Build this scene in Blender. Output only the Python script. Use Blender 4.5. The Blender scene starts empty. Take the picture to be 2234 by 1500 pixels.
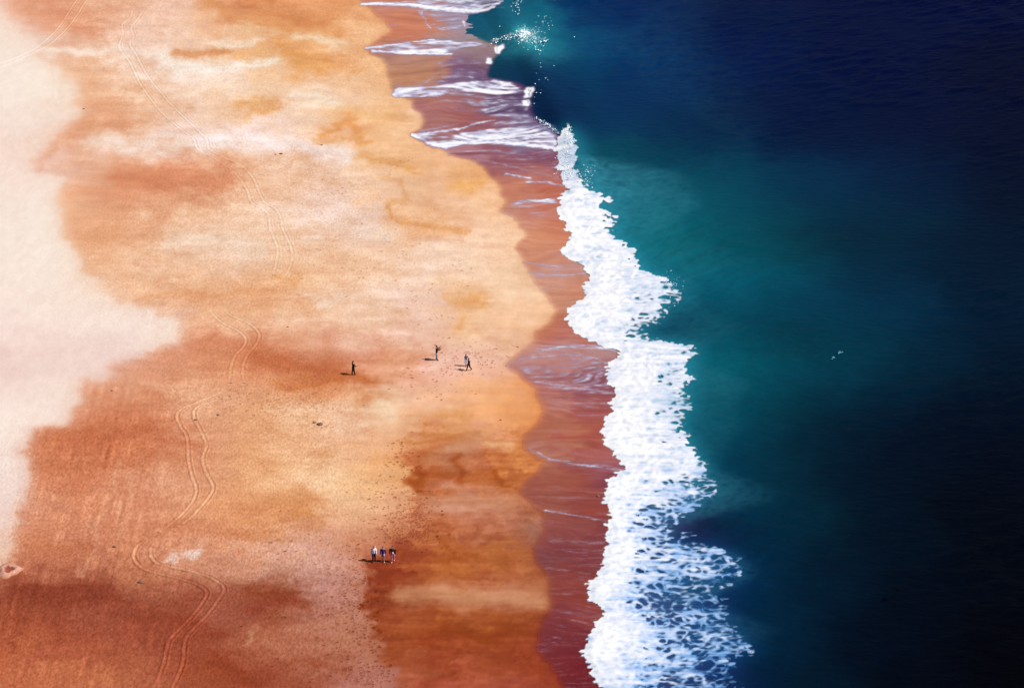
import bpy, bmesh, math, random
import numpy as np
from mathutils import Vector, Matrix

# ------------------------------------------------------------------ camera, sky, sun, exposure
scene = bpy.context.scene
COL = scene.collection
CAM_H = 129.0
PITCH = math.radians(27.0)
FOC = 5359.0                                  # focal length in units of the photograph's 2234 px width
cam_data = bpy.data.cameras.new('camera')
cam_data.sensor_width = 36.0
cam_data.lens = FOC / 2234.0 * 36.0
cam_data.clip_start = 1.0
cam_data.clip_end = 20000.0
cam = bpy.data.objects.new('camera', cam_data)
cam.location = (0, 0, CAM_H)
cam.rotation_euler = (math.radians(90) - PITCH, 0, 0)
COL.objects.link(cam)
scene.camera = cam

SUN_EL = math.radians(48.0)
SUN_TO = Vector((math.cos(SUN_EL) * math.cos(math.radians(-7)),
                 math.cos(SUN_EL) * math.sin(math.radians(-7)), math.sin(SUN_EL)))
world = bpy.data.worlds.new('World')
scene.world = world
world.use_nodes = True
wn = world.node_tree
wn.nodes.clear()
sky = wn.nodes.new('ShaderNodeTexSky')
sky.sky_type = 'NISHITA'
sky.sun_disc = False
sky.sun_elevation = SUN_EL
sky.sun_rotation = math.atan2(SUN_TO.x, SUN_TO.y)
sky.altitude = 100
bg = wn.nodes.new('ShaderNodeBackground')
bg.inputs['Strength'].default_value = 0.05
wo = wn.nodes.new('ShaderNodeOutputWorld')
wn.links.new(sky.outputs[0], bg.inputs[0])
wn.links.new(bg.outputs[0], wo.inputs[0])

sun_data = bpy.data.lights.new('sun', 'SUN')
sun_data.energy = 4.2
sun_data.angle = math.radians(0.5)
sun_data.color = (1.0, 0.945, 0.87)
sun = bpy.data.objects.new('sun', sun_data)
sun.rotation_euler = (-SUN_TO).to_track_quat('-Z', 'Y').to_euler()
sun.location = SUN_TO * 300
COL.objects.link(sun)

scene.view_settings.view_transform = 'Standard'
scene.view_settings.look = 'None'
scene.view_settings.gamma = 1.0
scene.view_settings.use_curve_mapping = False
scene.view_settings.exposure = 0.8
scene.render.engine = 'CYCLES'

# ------------------------------------------------------------------ survey helpers
SP, CP = math.sin(math.radians(27.0)), math.cos(math.radians(27.0))
def ground(u, v, z=0.0):
    """the point at height z that the photograph shows at (u, v)"""
    u = np.asarray(u, float); v = np.asarray(v, float)
    rx = (u - 1117) / FOC; up = (750 - v) / FOC
    ry = CP + up * SP; rz = -SP + up * CP
    t = (z - CAM_H) / rz
    return rx * t, ry * t
def survey(x, y, z):
    dep = np.maximum(y * CP + (CAM_H - z) * SP, 60.0)
    upc = y * SP + (z - CAM_H) * CP
    return 1117 + FOC * x / dep, 750 - FOC * upc / dep

# ------------------------------------------------------------------ plan of the beach as rasters (colours, wetness, foam)
U0, V0, ST = -300, -200, 2.0
RW, RH = 1417, 950
UU, VV = np.meshgrid(U0 + ST * np.arange(RW), V0 + ST * np.arange(RH))
UU = UU.astype(np.float32); VV = VV.astype(np.float32)

def fnoise(seed, sx, sy, beta=1.6, ang=0.0, w=RW, h=RH, hp=0.0):
    """fractal noise, largest feature about sx by sy raster cells"""
    r = np.random.RandomState(seed)
    f = np.fft.rfft2(r.randn(h, w))
    fy = np.fft.fftfreq(h)[:, None]; fx = np.fft.rfftfreq(w)[None, :]
    c, s = math.cos(ang), math.sin(ang)
    a = (fx * c + fy * s) * sx; b = (-fx * s + fy * c) * sy
    q = np.sqrt(a * a + b * b)
    amp = (1 + q * q) ** (-beta / 2 - 0.5)
    if hp: amp = amp * (q / hp) ** 2 / (1 + (q / hp) ** 2)
    n = np.fft.irfft2(f * amp, s=(h, w))
    n -= n.mean(); n /= n.std()
    return n.astype(np.float32)
def bnoise(seed, sx, sy, ang=0.0, w=RW, h=RH):
    """band-limited noise, feature size about sx by sy cells"""
    r = np.random.RandomState(seed)
    f = np.fft.rfft2(r.randn(h, w))
    fy = np.fft.fftfreq(h)[:, None]; fx = np.fft.rfftfreq(w)[None, :]
    c, s = math.cos(ang), math.sin(ang)
    q = np.sqrt(((fx * c + fy * s) * sx) ** 2 + ((-fx * s + fy * c) * sy) ** 2)
    n = np.fft.irfft2(f * np.exp(-((q - 0.5) / 0.28) ** 2), s=(h, w))
    n /= n.std()
    return n.astype(np.float32)
def blur(a, sx, sy):
    h, w = a.shape[:2]
    fy = np.fft.fftfreq(h)[:, None]; fx = np.fft.rfftfreq(w)[None, :]
    g = np.exp(-2 * math.pi ** 2 * ((fx * sx) ** 2 + (fy * sy) ** 2))
    if a.ndim == 3:
        return np.stack([np.fft.irfft2(np.fft.rfft2(a[..., k]) * g, s=(h, w)) for k in range(a.shape[2])], -1).astype(np.float32)
    return np.fft.irfft2(np.fft.rfft2(a) * g, s=(h, w)).astype(np.float32)
def sample(a, i, j):
    """bilinear lookup at fractional column i, row j, clamped"""
    h, w = a.shape[:2]
    i = np.clip(i, 0, w - 1.001); j = np.clip(j, 0, h - 1.001)
    i0 = i.astype(np.int32); j0 = j.astype(np.int32)
    fi = (i - i0).astype(np.float32); fj = (j - j0).astype(np.float32)
    if a.ndim == 3: fi = fi[..., None]; fj = fj[..., None]
    return (a[j0, i0] * (1 - fi) + a[j0, i0 + 1] * fi) * (1 - fj) + (a[j0 + 1, i0] * (1 - fi) + a[j0 + 1, i0 + 1] * fi) * fj
II, JJ = np.meshgrid(np.arange(RW, dtype=np.float32), np.arange(RH, dtype=np.float32))
def warp(a, du, dv):
    return sample(a, II + du / ST, JJ + dv / ST)
def poly(pts):
    m = np.zeros((RH, RW), bool)
    p = [((x - U0) / ST, (y - V0) / ST) for x, y in pts]
    xs = [q[0] for q in p]; ys = [q[1] for q in p]
    i0 = max(int(min(xs)) - 1, 0); i1 = min(int(max(xs)) + 2, RW)
    j0 = max(int(min(ys)) - 1, 0); j1 = min(int(max(ys)) + 2, RH)
    X = II[j0:j1, i0:i1]; Y = JJ[j0:j1, i0:i1]; s = m[j0:j1, i0:i1]
    for k in range(len(p)):
        (xa, ya), (xb, yb) = p[k - 1], p[k]
        if ya == yb: continue
        s ^= ((ya > Y) != (yb > Y)) & (X < (xb - xa) * (Y - ya) / (yb - ya) + xa)
    return m.astype(np.float32)
def stroke(pts, wd, soft=1.0):
    """bump round a polyline: 1 on the line, falling off over wd photo pixels (y squeezed 0.6)"""
    out = np.zeros((RH, RW), np.float32)
    n = len(pts)
    for k in range(n - 1):
        (xa, ya), (xb, yb) = pts[k], pts[k + 1]
        wa = wd[k] if isinstance(wd, (list, tuple)) else wd
        wb = wd[k + 1] if isinstance(wd, (list, tuple)) else wd
        R = 2.6 * max(wa, wb)
        i0 = max(int((min(xa, xb) - R - U0) / ST), 0); i1 = min(int((max(xa, xb) + R - U0) / ST) + 2, RW)
        j0 = max(int((min(ya, yb) - R - V0) / ST), 0); j1 = min(int((max(ya, yb) + R - V0) / ST) + 2, RH)
        if i1 <= i0 or j1 <= j0: continue
        X = UU[j0:j1, i0:i1] - xa; Y = VV[j0:j1, i0:i1] - ya
        dx, dy = xb - xa, yb - ya
        t = np.clip((X * dx + Y * dy) / (dx * dx + dy * dy + 1e-6), 0, 1)
        d = np.hypot(X - t * dx, Y - t * dy) / (wa + (wb - wa) * t)
        out[j0:j1, i0:i1] = np.maximum(out[j0:j1, i0:i1], np.exp(-d * d * 1.2))
    return out
def hexs(s):
    return np.array([int(s[k:k + 2], 16) / 255 for k in (0, 2, 4)], np.float32)
def field(text, sx, sy, rows=False):
    """smooth field through scattered samples; text is 'x y RRGGBB' or 'x y value' triples"""
    pts = []
    for line in text.strip().splitlines():
        tk = line.split()
        if rows:
            y = float(tk[0]); tk = tk[1:]
            for q in tk:
                x, c = q.split(':'); pts.append((float(x), y, c))
        else:
            for k in range(0, len(tk), 3): pts.append((float(tk[k]), float(tk[k + 1]), tk[k + 2]))
    P = np.array([(a, b) for a, b, c in pts], np.float32)
    C = np.array([hexs(c) if len(c) == 6 else [float(c)] for a, b, c in pts], np.float32)
    q = 6
    u = UU[::q, ::q].ravel(); v = VV[::q, ::q].ravel()
    acc = np.zeros((len(u), C.shape[1]), np.float32); wt = np.zeros(len(u), np.float32)
    for k in range(len(P)):
        d = ((u - P[k, 0]) / sx) ** 2 + ((v - P[k, 1]) / sy) ** 2
        w = np.exp(-0.5 * d) + 1e-4 / (1 + d) ** 2
        acc += w[:, None] * C[k]; wt += w
    acc /= wt[:, None]
    g = acc.reshape(UU[::q, ::q].shape + (C.shape[1],))
    g = sample(g, II / q, JJ / q)
    return g if C.shape[1] > 1 else g[..., 0]
def sst(a, b, x):
    t = np.clip((x - a) / (b - a), 0, 1)
    return t * t * (3 - 2 * t)
def mix(a, b, m):
    if a.ndim == 3 and getattr(m, 'ndim', 0) == 2: m = m[..., None]
    return a * (1 - m) + b * m
def lin(c):
    return np.where(c <= 0.04045, c / 12.92, ((np.maximum(c, 0) + 0.055) / 1.055) ** 2.4)

DRY = """
0 0:E8B294 60:E2A482 100:E0A080 200:E6AE88 300:EEC0A0 400:EFCBB0 500:E2A075 600:DE9460 700:E29A64 800:E8A870
50 0:F6E0D2 50:E8B496 100:E29E7A 200:E4A680 300:EAB592 400:F0C8AA 500:E9B48A 600:E5A470 700:E29F66 800:EAB078
100 0:F6E2D6 100:EDC0A0 200:EFC8A8 300:F3D4BE 400:F3D0B4 500:F0C498 600:E8A868 700:EAB078 800:F0C08C
150 0:F6E0D4 150:EAB48C 200:ECBB92 300:F2D2B6 400:F6E0CE 500:F7E2CC 600:EBAE74 700:E8A460 800:EFBA80
200 180:E8AC80 250:E9B288 300:EDC09A 400:F3D2B4 500:F5D8BC 600:F2CDA4 700:F6DCC0 800:F4CFA0 850:EDB57A
250 180:E6A67A 250:E9B088 300:EDBD94 400:F3D2B8 500:EFC69A 540:ECB47C 600:F4DAC4 700:F2CFA2 800:EDB67C 900:F2C590
300 90:E8B090 150:E3A078 200:EDC0A0 300:F3D3BC 400:F5DACA 500:F5DCD0 600:F6DED4 700:F3D2BA 760:EBB078 800:EFBD88 900:EFBC80
350 60:F0C8B4 200:EDBE9C 300:E6A880 400:E8AE86 500:ECBA90 600:EFC6A2 700:F0CDAC 800:EFC596 900:EBB174 1000:EFBB80
400 100:EFCCB8 170:E8B088 250:DC946C 300:D98E66 400:D88C64 500:E2A078 600:EBBA90 700:F0CAA8 800:F1CDA6 900:F0C492 1000:E9AE70 1060:E8A868
450 160:EAB48C 250:E0A076 300:E6AC82 400:ECBA92 500:F1C8A2 600:F1CBAA 700:F4D8C2 800:F5DCC4 850:E9AE74 900:F0BF8A 1000:F2C894 1090:EFBC82
500 160:E9B184 200:E4A478 300:E9B388 400:EFC49E 500:F3D0B0 600:F1CBA6 700:F3D4B8 800:F6DEC6 880:E8A868 950:EBAE70 1050:F3CA98 1140:F0C088
550 200:E8AE80 300:EABB92 400:F2D0B2 500:F3D4BA 600:EFC49C 700:F0C8A2 800:F2CCA4 900:F3D0A8 1000:F4D0A0 1100:F1C48E
600 200:EAB488 300:EDBD94 400:F0C7A2 500:EDBE94 600:EAB486 700:EFC090 800:F0C294 900:F3CFA6 1000:F3D0A0 1100:F2CA94
650 240:ECC09C 300:E8B084 400:E6AC7C 500:E8AE7E 600:E6A878 700:EFC298 800:F3D0AC 900:F3D2B0 1000:E9B070 1050:F0C48E 1150:F3CC98 1200:EFC088
700 350:F0D0BC 400:E9B084 500:EDBA92 600:EFC49C 700:F1CAA2 800:EFC69C 900:F2CEAE 1000:E9B274 1100:F0C288 1170:EDB47A
750 350:E4A88A 430:D8926C 500:D88F66 600:E2A27C 700:DC9A74 800:DCA284 900:E7B68E 1000:ECBE94 1100:EEC296 1150:E8AE78
800 250:DFA486 300:D99672 400:D4885F 500:DC9468 560:C97448 650:CC7C54 750:CE8058 800:D6885A 900:E4A070 1000:EEBE98 1100:EFC296
850 200:DC9A74 300:DCA07A 400:E0A67E 500:E6B088 600:E0A074 700:D98C58 750:E09860 850:F0CAA2 950:EFC290 1050:EEB878 1150:E8A560
900 200:D98F68 300:D08158 370:DA9068 450:E2A880 550:E2A574 650:ECC094 750:F0CCA4 850:F0C89A 950:ECB474 1050:EBAF6C 1150:E5A05A
950 80:D08058 150:C8734A 250:C46C44 330:CC7850 450:E0A078 550:E2A472 650:E6AC7C 750:E8B084 850:E8AE7C 950:DC9A58
1000 80:D08058 150:CC7A52 250:CA7850 350:D58C64 450:DE9C70 550:E6A874 650:E8B27E 750:EEBE8C 850:E8A868
1050 80:D4865C 150:D4865E 250:DA906A 350:DFA07A 450:DFA076 550:E4A672 650:EDBC8C 750:F2CA98 850:E8AE70
1100 50:DDA184 150:D88C62 250:D88E68 350:DC9870 450:DC9A70 550:DC9662 650:DC9458 750:EDBE8C 850:E8B080
1150 30:D8906C 100:D48860 200:D28864 300:D08660 400:D48A60 500:D48A5C 600:DC9C70 700:E4AE88 800:DC9C70 880:C88050
1200 0:D89874 100:C87A54 200:C88060 270:CC8258 350:D48A64 420:DCA488 500:D89068 600:DCA484 700:D8A48C 780:C8825C 860:A8502C
1250 0:C07858 100:B06244 200:B0664A 300:B8704C 400:C07850 480:C88868 550:D09C80 650:D4A490 720:CC9888 790:C07C58
1300 0:96482E 60:8C4028 130:8E442C 220:9A4C34 320:A05A40 400:A4583E 500:A4604A 570:92482C 620:904628 700:B47C6C 760:B87C64
1350 0:A85434 100:9C4A30 200:A0523A 300:9C4C34 400:98482E 500:A05640 600:9A4E30 700:B4745C 780:BC7C5C
1400 0:B45C3A 100:B0583A 200:A8543A 300:A04E36 400:94442C 500:9C5036 550:B06848 650:B87050 750:BC7C5C 800:B4704C
1450 0:C06A44 100:BC6844 200:B4623E 300:B06040 400:A45238 480:94421E 550:9C4A30 650:A05438 720:AC6848 790:B0705C
1500 0:C8724C 100:C4704A 200:BA6844 300:B66844 400:AC5A40 480:98482A 600:9C4C30 700:9E5038 760:B0705C
1600 0:C8724C 200:BA6844 400:AC5A40 600:9C4C30 760:A86850
"""
PALE = """
-100 -100:F4DCD0 0:F4DCD0
0 -200:F4DCD0 0:F0D4C6
50 0:F6E0D4
100 0:F6E2D6 60:F6E2D6
150 0:F7E7DE 100:F7E6DC
200 0:F7E8E0 100:F7E7DC 150:F5E2D4
250 0:F6E1D8 100:F4DACE
300 0:F5DCD4 100:F2D2C4
350 0:F4DAD2 60:F2D4C8
400 0:F5DED6 80:F4DCD2
450 0:F6E5DC 110:F5E1D6
500 0:F7E6DE 110:F7E6DC
550 0:F6E3DB 110:F6E5DC
600 0:F6E4DC 110:F6E2D8 180:F4DACA
650 0:F5DED8 100:F6E2D9 200:F5DCD0
700 0:EFD4D0 100:F2DAD4 200:F2DCD4 300:F5E0D8 370:F2D8CA
750 -200:E6C2BE 0:E6C2C0 100:E8C6C2 200:E8CAC8 300:E8CCC9
800 0:E8C6C3 100:E8C8C4 200:EACAC5
850 0:EED4CF 100:F0D8D2 170:EED2C8
900 0:F2DCD6 100:F0D8D0
950 0:F2DDD8 50:EFD4CC
1000 0:F1DCD8 40:EED2CA
1100 0:EED2CC
1200 0:EBC8B8
1260 0:E4B8A0
1400 -200:E4B8A0
"""
WET = """
900 900:ECB474 1050:EAAE6A 1150:E2984E
950 900:D8904E 950:DC9450 1000:E0A068 1080:E0A068 1150:DC9040
1000 900:C87434 950:C47032 1000:CC8048 1080:CC7834 1130:D48A40 1180:DC9444
1050 890:B05822 960:C06A2C 1010:B05C24 1080:BC6C2C 1130:C87C38
1100 870:C8783C 900:CC8048 960:CC8C60 1030:CC8A5C 1100:C27C48 1160:C08450
1150 870:C07440 900:B86A36 950:C4783E 1030:C47C48 1100:B87444 1160:A87050
1200 800:A4502C 860:A04C28 930:B05C24 1000:B46426 1100:B06428 1150:A8602C
1250 810:8C3C18 860:983E18 930:B26028 1000:B46628 1100:BA6C34 1180:B06834
1300 810:8E3C18 850:8C3C14 900:B06838 1000:BC7440 1100:B87244 1190:B4703E
1350 810:903E18 840:8E3C14 890:A85628 950:A4541E 1050:A85820 1170:A45626
1400 820:98481E 850:A0501E 950:964014 1000:964218 1100:98441A 1170:94401A
1450 860:A85828 950:A85024 1050:AC5628 1150:A44E24 1190:943C18
1500 880:A85A30 950:B05630 1050:B05A34 1150:A85030 1210:96401E
1600 880:A85A30 1050:B05A34 1210:8C3818
"""
WASH = """
830 30 D08060 840 60 D9804F 900 50 CF7A50 930 70 D47C4C 880 80 C8765A 870 130 B08078 900 150 C4825C 870 160 CB8C5C
1000 140 8A5A78 1050 150 6A4468 1000 90 A08C90 1060 115 A08078 980 60 A890A8 950 230 B06C64 1000 250 A85C54 1040 255 A05858 930 270 B07068
1040 200 8A7090 1110 215 5C3A60 1140 240 4C2C54 1100 260 7A6088 1160 290 8080A8
1000 330 B0767C 1100 350 945058 1180 350 84485C 1150 390 BC7468 1190 420 C4684A 1120 400 CC805C 1150 470 D09078 1190 460 C87458
1160 520 D98E68 1210 520 CE7C58 1180 560 D08A6C 1230 580 D09888 1200 620 D49880 1250 630 D48864 1230 660 CC8C70
1200 720 C07050 1250 730 B86450 1170 780 C88C80 1250 780 C08480 1290 775 C09088 1200 830 B47068 1290 820 905058 1300 850 905060 1200 880 B87060 1300 880 A05048
1200 940 B06448 1280 960 A85040 1190 990 B4705C 1300 990 A85848 1330 1010 B0686C 1200 1050 A05440 1290 1050 984838 1340 1040 7C3848 1200 1100 985040 1300 1110 944438
1220 1160 904840 1300 1160 843C3C 1200 1210 804040 1280 1220 803838 1220 1270 8C4038 1260 1290 8C3C30 1230 1340 803434 1290 1340 8C3C34
1210 1400 7C3030 1250 1400 702028 1230 1450 7C2828 1280 1480 701C20 1250 1500 701C1C 1300 1600 701C1C 850 -60 D08060
"""
SEA = """
1050 50 0B4F6C 1100 30 0B4A68 1150 60 187890 1180 95 127488 1120 80 0C4454 1100 130 0A3C50 1130 160 062E50 1180 200 04264C 1190 250 021C40 1300 30 04305E 1400 30 041E52
1600 30 02143F 2000 20 020C38 2234 10 020A34 1300 100 04406A 1400 130 042A5A 1600 130 031848 1900 130 020E38 2200 150 020828
1250 180 04385E 1400 230 052C58 1700 230 03143E 2000 230 020E34 1300 270 043458 1500 300 042848 1800 300 021438 2200 300 020A28
1320 340 06485C 1400 340 053E54 1550 380 064058 1800 390 033050 2000 400 021C3C 2200 420 020E28 1350 420 126478 1450 430 0A5A6A
1600 440 04485C 1800 450 023048 2000 470 02283F 2200 500 02142C 1400 500 126C7E 1500 490 066474 1650 500 04465A 1600 540 04404A 1520 545 065058 1700 545 033840 1450 535 0C6068 1850 520 02263A 2100 550 021A30
1450 560 107488 1600 560 087088 1700 580 04546A 1900 600 032C44 2150 620 021A30 1500 630 085E74 1600 650 065468 1750 660 033E56 1950 680 02304A 2200 700 021A30
1470 690 043C54 1430 720 043450 1550 720 05485C 1700 740 033444 1850 770 033A4C 2050 780 022438 2200 800 021428 1550 780 066878 1650 790 055868 1800 830 034054
1530 850 06586A 1600 860 044C5E 1750 880 02303E 1900 880 021C30 2150 900 020E20 1530 930 055468 1650 920 033A4C 1800 950 021E30 2000 980 010E20 2200 1000 000818
1560 1000 043C54 1700 1010 022C3C 1900 1050 011224 2150 1100 000814 1560 1070 04405C 1640 1100 02344C 1750 1120 012838 1950 1180 011020 2200 1200 000610
1480 1150 20183C 1530 1150 101C3C 1590 1160 04243C 1650 1230 022A40 1560 1240 043C70 1800 1250 011A2C 2000 1300 000A18 1480 1260 102C68 1500 1300 141848 1580 1310 032C54 1650 1330 022840 1440 1345 8A5C84
1500 1360 142C68 1600 1390 043460 1700 1350 012034 1900 1400 000C1C 2200 1400 00040C 1650 1430 022840 1440 1480 4A1848 1520 1480 201444 1580 1480 082448 1750 1470 011A2C 2000 1480 000814 2200 1500 000208
1400 1200 3C3870 1420 1290 343468 1400 1130 6A507C 1430 1400 303070
"""
FDEN = """
1236 290 1.2 1232 310 1.15 1236 350 1.1 1240 390 1.1 1256 330 .7 1260 430 1.3 1300 440 1.1 1280 500 1.4 1330 490 1.0 1340 540 1.1 1300 560 1.3 1380 560 1.0 1350 600 1.2 1420 620 1.0 1460 640 .75
1300 680 1.3 1400 680 .95 1430 690 .7 1330 700 1.1 1400 720 .55 1350 740 1.2 1420 770 1.1 1490 775 .9 1380 820 1.2 1480 820 .8 1350 880 1.3 1440 880 .95 1490 890 .65
1340 940 1.4 1420 940 1.1 1480 950 .8 1390 1000 1.2 1480 1000 1.05 1520 1020 .9 1360 1060 1.3 1440 1060 1.0 1500 1060 .72 1540 1065 .45 1360 1110 1.3 1430 1100 .78 1480 1110 .72 1520 1100 .42
1340 1150 1.3 1400 1150 .7 1440 1140 .5 1480 1150 .1 1510 1170 .05 1350 1200 1.3 1430 1190 .65 1480 1200 .6 1530 1200 .4 1590 1220 .4 1350 1240 1.2 1440 1240 .75 1520 1235 .6 1580 1250 .38
1320 1280 1.3 1400 1280 .68 1460 1270 .5 1520 1280 .35 1570 1290 .2 1300 1310 1.3 1370 1300 .75 1420 1303 .4 1480 1303 .25 1540 1310 .3
1340 1340 1.3 1400 1340 1.0 1440 1345 .3 1490 1340 .6 1560 1340 .42 1340 1400 1.3 1400 1380 .9 1470 1380 .6 1540 1390 .45 1600 1400 .35 1320 1430 1.3 1400 1430 1.0 1480 1420 .6 1560 1420 .35
1340 1480 1.2 1420 1475 .6 1480 1480 .35 1540 1470 .35 1590 1480 .2
"""
WASH_EDGE = [(770,-220),(775,-60),(782,-10),(790,8),(810,20),(830,40),(852,67),(841,81),(814,96),(797,106),(810,116),(834,126),(847,144),(847,168),(858,180),(853,198),(862,209),
 (898,215),(901,232),(921,245),(926,265),(918,279),(898,292),(931,312),(972,322),(982,336),(1039,352),(1062,373),(1089,399),(1096,420),(1102,436),(1096,460),(1116,473),(1143,500),
 (1146,520),(1129,540),(1139,574),(1156,607),(1183,634),(1203,654),(1214,680),(1196,705),(1168,718),(1164,738),(1143,762),(1116,779),(1099,795),(1123,809),(1143,826),(1173,849),(1170,869),(1186,899),
 (1166,930),(1146,946),(1143,970),(1163,997),(1190,1007),(1170,1030),(1146,1054),(1136,1072),(1160,1097),(1183,1121),(1186,1144),(1183,1175),(1160,1198),(1163,1222),(1190,1248),(1203,1285),
 (1203,1322),(1183,1346),(1176,1373),(1176,1410),(1193,1440),(1220,1470),(1234,1500),(1250,1560),(1235,1720)]
FOAM_FRONT = [(1240,272),(1232,288),(1220,302),(1208,329),(1213,356),(1223,386),(1233,416),(1220,433),(1217,460),(1227,480),(1243,505),(1243,523),(1223,550),(1240,567),(1267,580),(1287,600),
 (1275,614),(1274,651),(1253,661),(1235,674),(1233,695),(1253,721),(1287,745),(1345,766),(1334,785),(1327,795),(1317,822),(1337,846),(1342,862),(1331,879),(1334,899),(1317,913),(1309,933),(1320,966),
 (1341,998),(1371,1020),(1331,1044),(1321,1077),(1321,1097),(1336,1128),(1321,1144),(1321,1181),(1327,1198),(1317,1228),(1301,1255),(1284,1279),(1280,1302),(1321,1331),(1307,1352),(1287,1379),
 (1270,1420),(1287,1446),(1287,1470),(1311,1500),(1330,1560),(1310,1720)]
FOAM_BACK = [(1246,290),(1256,300),(1262,325),(1255,350),(1252,375),(1263,392),(1290,412),(1328,438),(1306,447),(1325,465),(1335,485),(1325,500),(1345,520),(1385,545),(1380,570),(1395,590),(1440,600),
 (1470,632),(1478,648),(1440,668),(1452,690),(1425,708),(1396,722),(1440,740),(1500,753),(1514,775),(1490,788),(1520,820),(1500,845),(1490,870),(1506,900),(1490,930),(1500,960),(1515,990),(1537,1017),
 (1528,1040),(1575,1058),(1545,1085),(1525,1108),(1490,1125),(1470,1150),(1520,1180),(1590,1205),(1628,1235),(1605,1265),(1560,1290),(1592,1320),(1580,1350),(1630,1395),(1645,1420),(1600,1440),(1592,1470),(1625,1500),(1630,1720)]
SEA_EDGE = [(1010,-220),(1000,-40),(985,-5),(1020,22),(1014,50),(1008,76),(1040,84),(1072,94),(1096,104),(1080,124),(1066,145),(1061,172),(1100,177),(1140,186),(1161,205),(1157,240),(1170,260),(1205,279),(1226,298),
 (1232,340),(1240,400),(1250,440),(1270,520),(1300,600),(1280,690),(1370,770),(1360,860),(1340,940),(1390,1020),(1345,1100),(1345,1200),(1310,1290),(1335,1340),(1300,1420),(1330,1500),(1345,1560),(1330,1720)]
PALE_EDGE = [(-400,-60),(-60,-40),(5,10),(28,45),(50,85),(95,118),(118,140),(140,160),(163,188),(175,225),(172,255),(150,275),(120,300),(100,330),(75,352),(65,365),(95,380),(138,400),(148,440),(146,480),(150,520),(160,560),
 (178,590),(205,620),(240,650),(255,668),(290,672),(330,690),(390,712),(402,728),(390,748),(310,763),(300,787),(243,793),(238,832),(185,828),(180,860),(168,890),(155,935),(75,936),(60,960),(56,1000),(62,1050),(48,1110),(28,1170),(14,1230),(0,1262),(-60,1300),(-400,1340)]
WET_EDGE = [(905,905),(890,935),(905,952),(880,985),(892,1010),(878,1045),(890,1070),(866,1100),(900,1130),(925,1160),(870,1178),(812,1222),(798,1250),(812,1290),(797,1325),(818,1352),(812,1392),(838,1425),(856,1460),(872,1500),(880,1720)]
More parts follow.
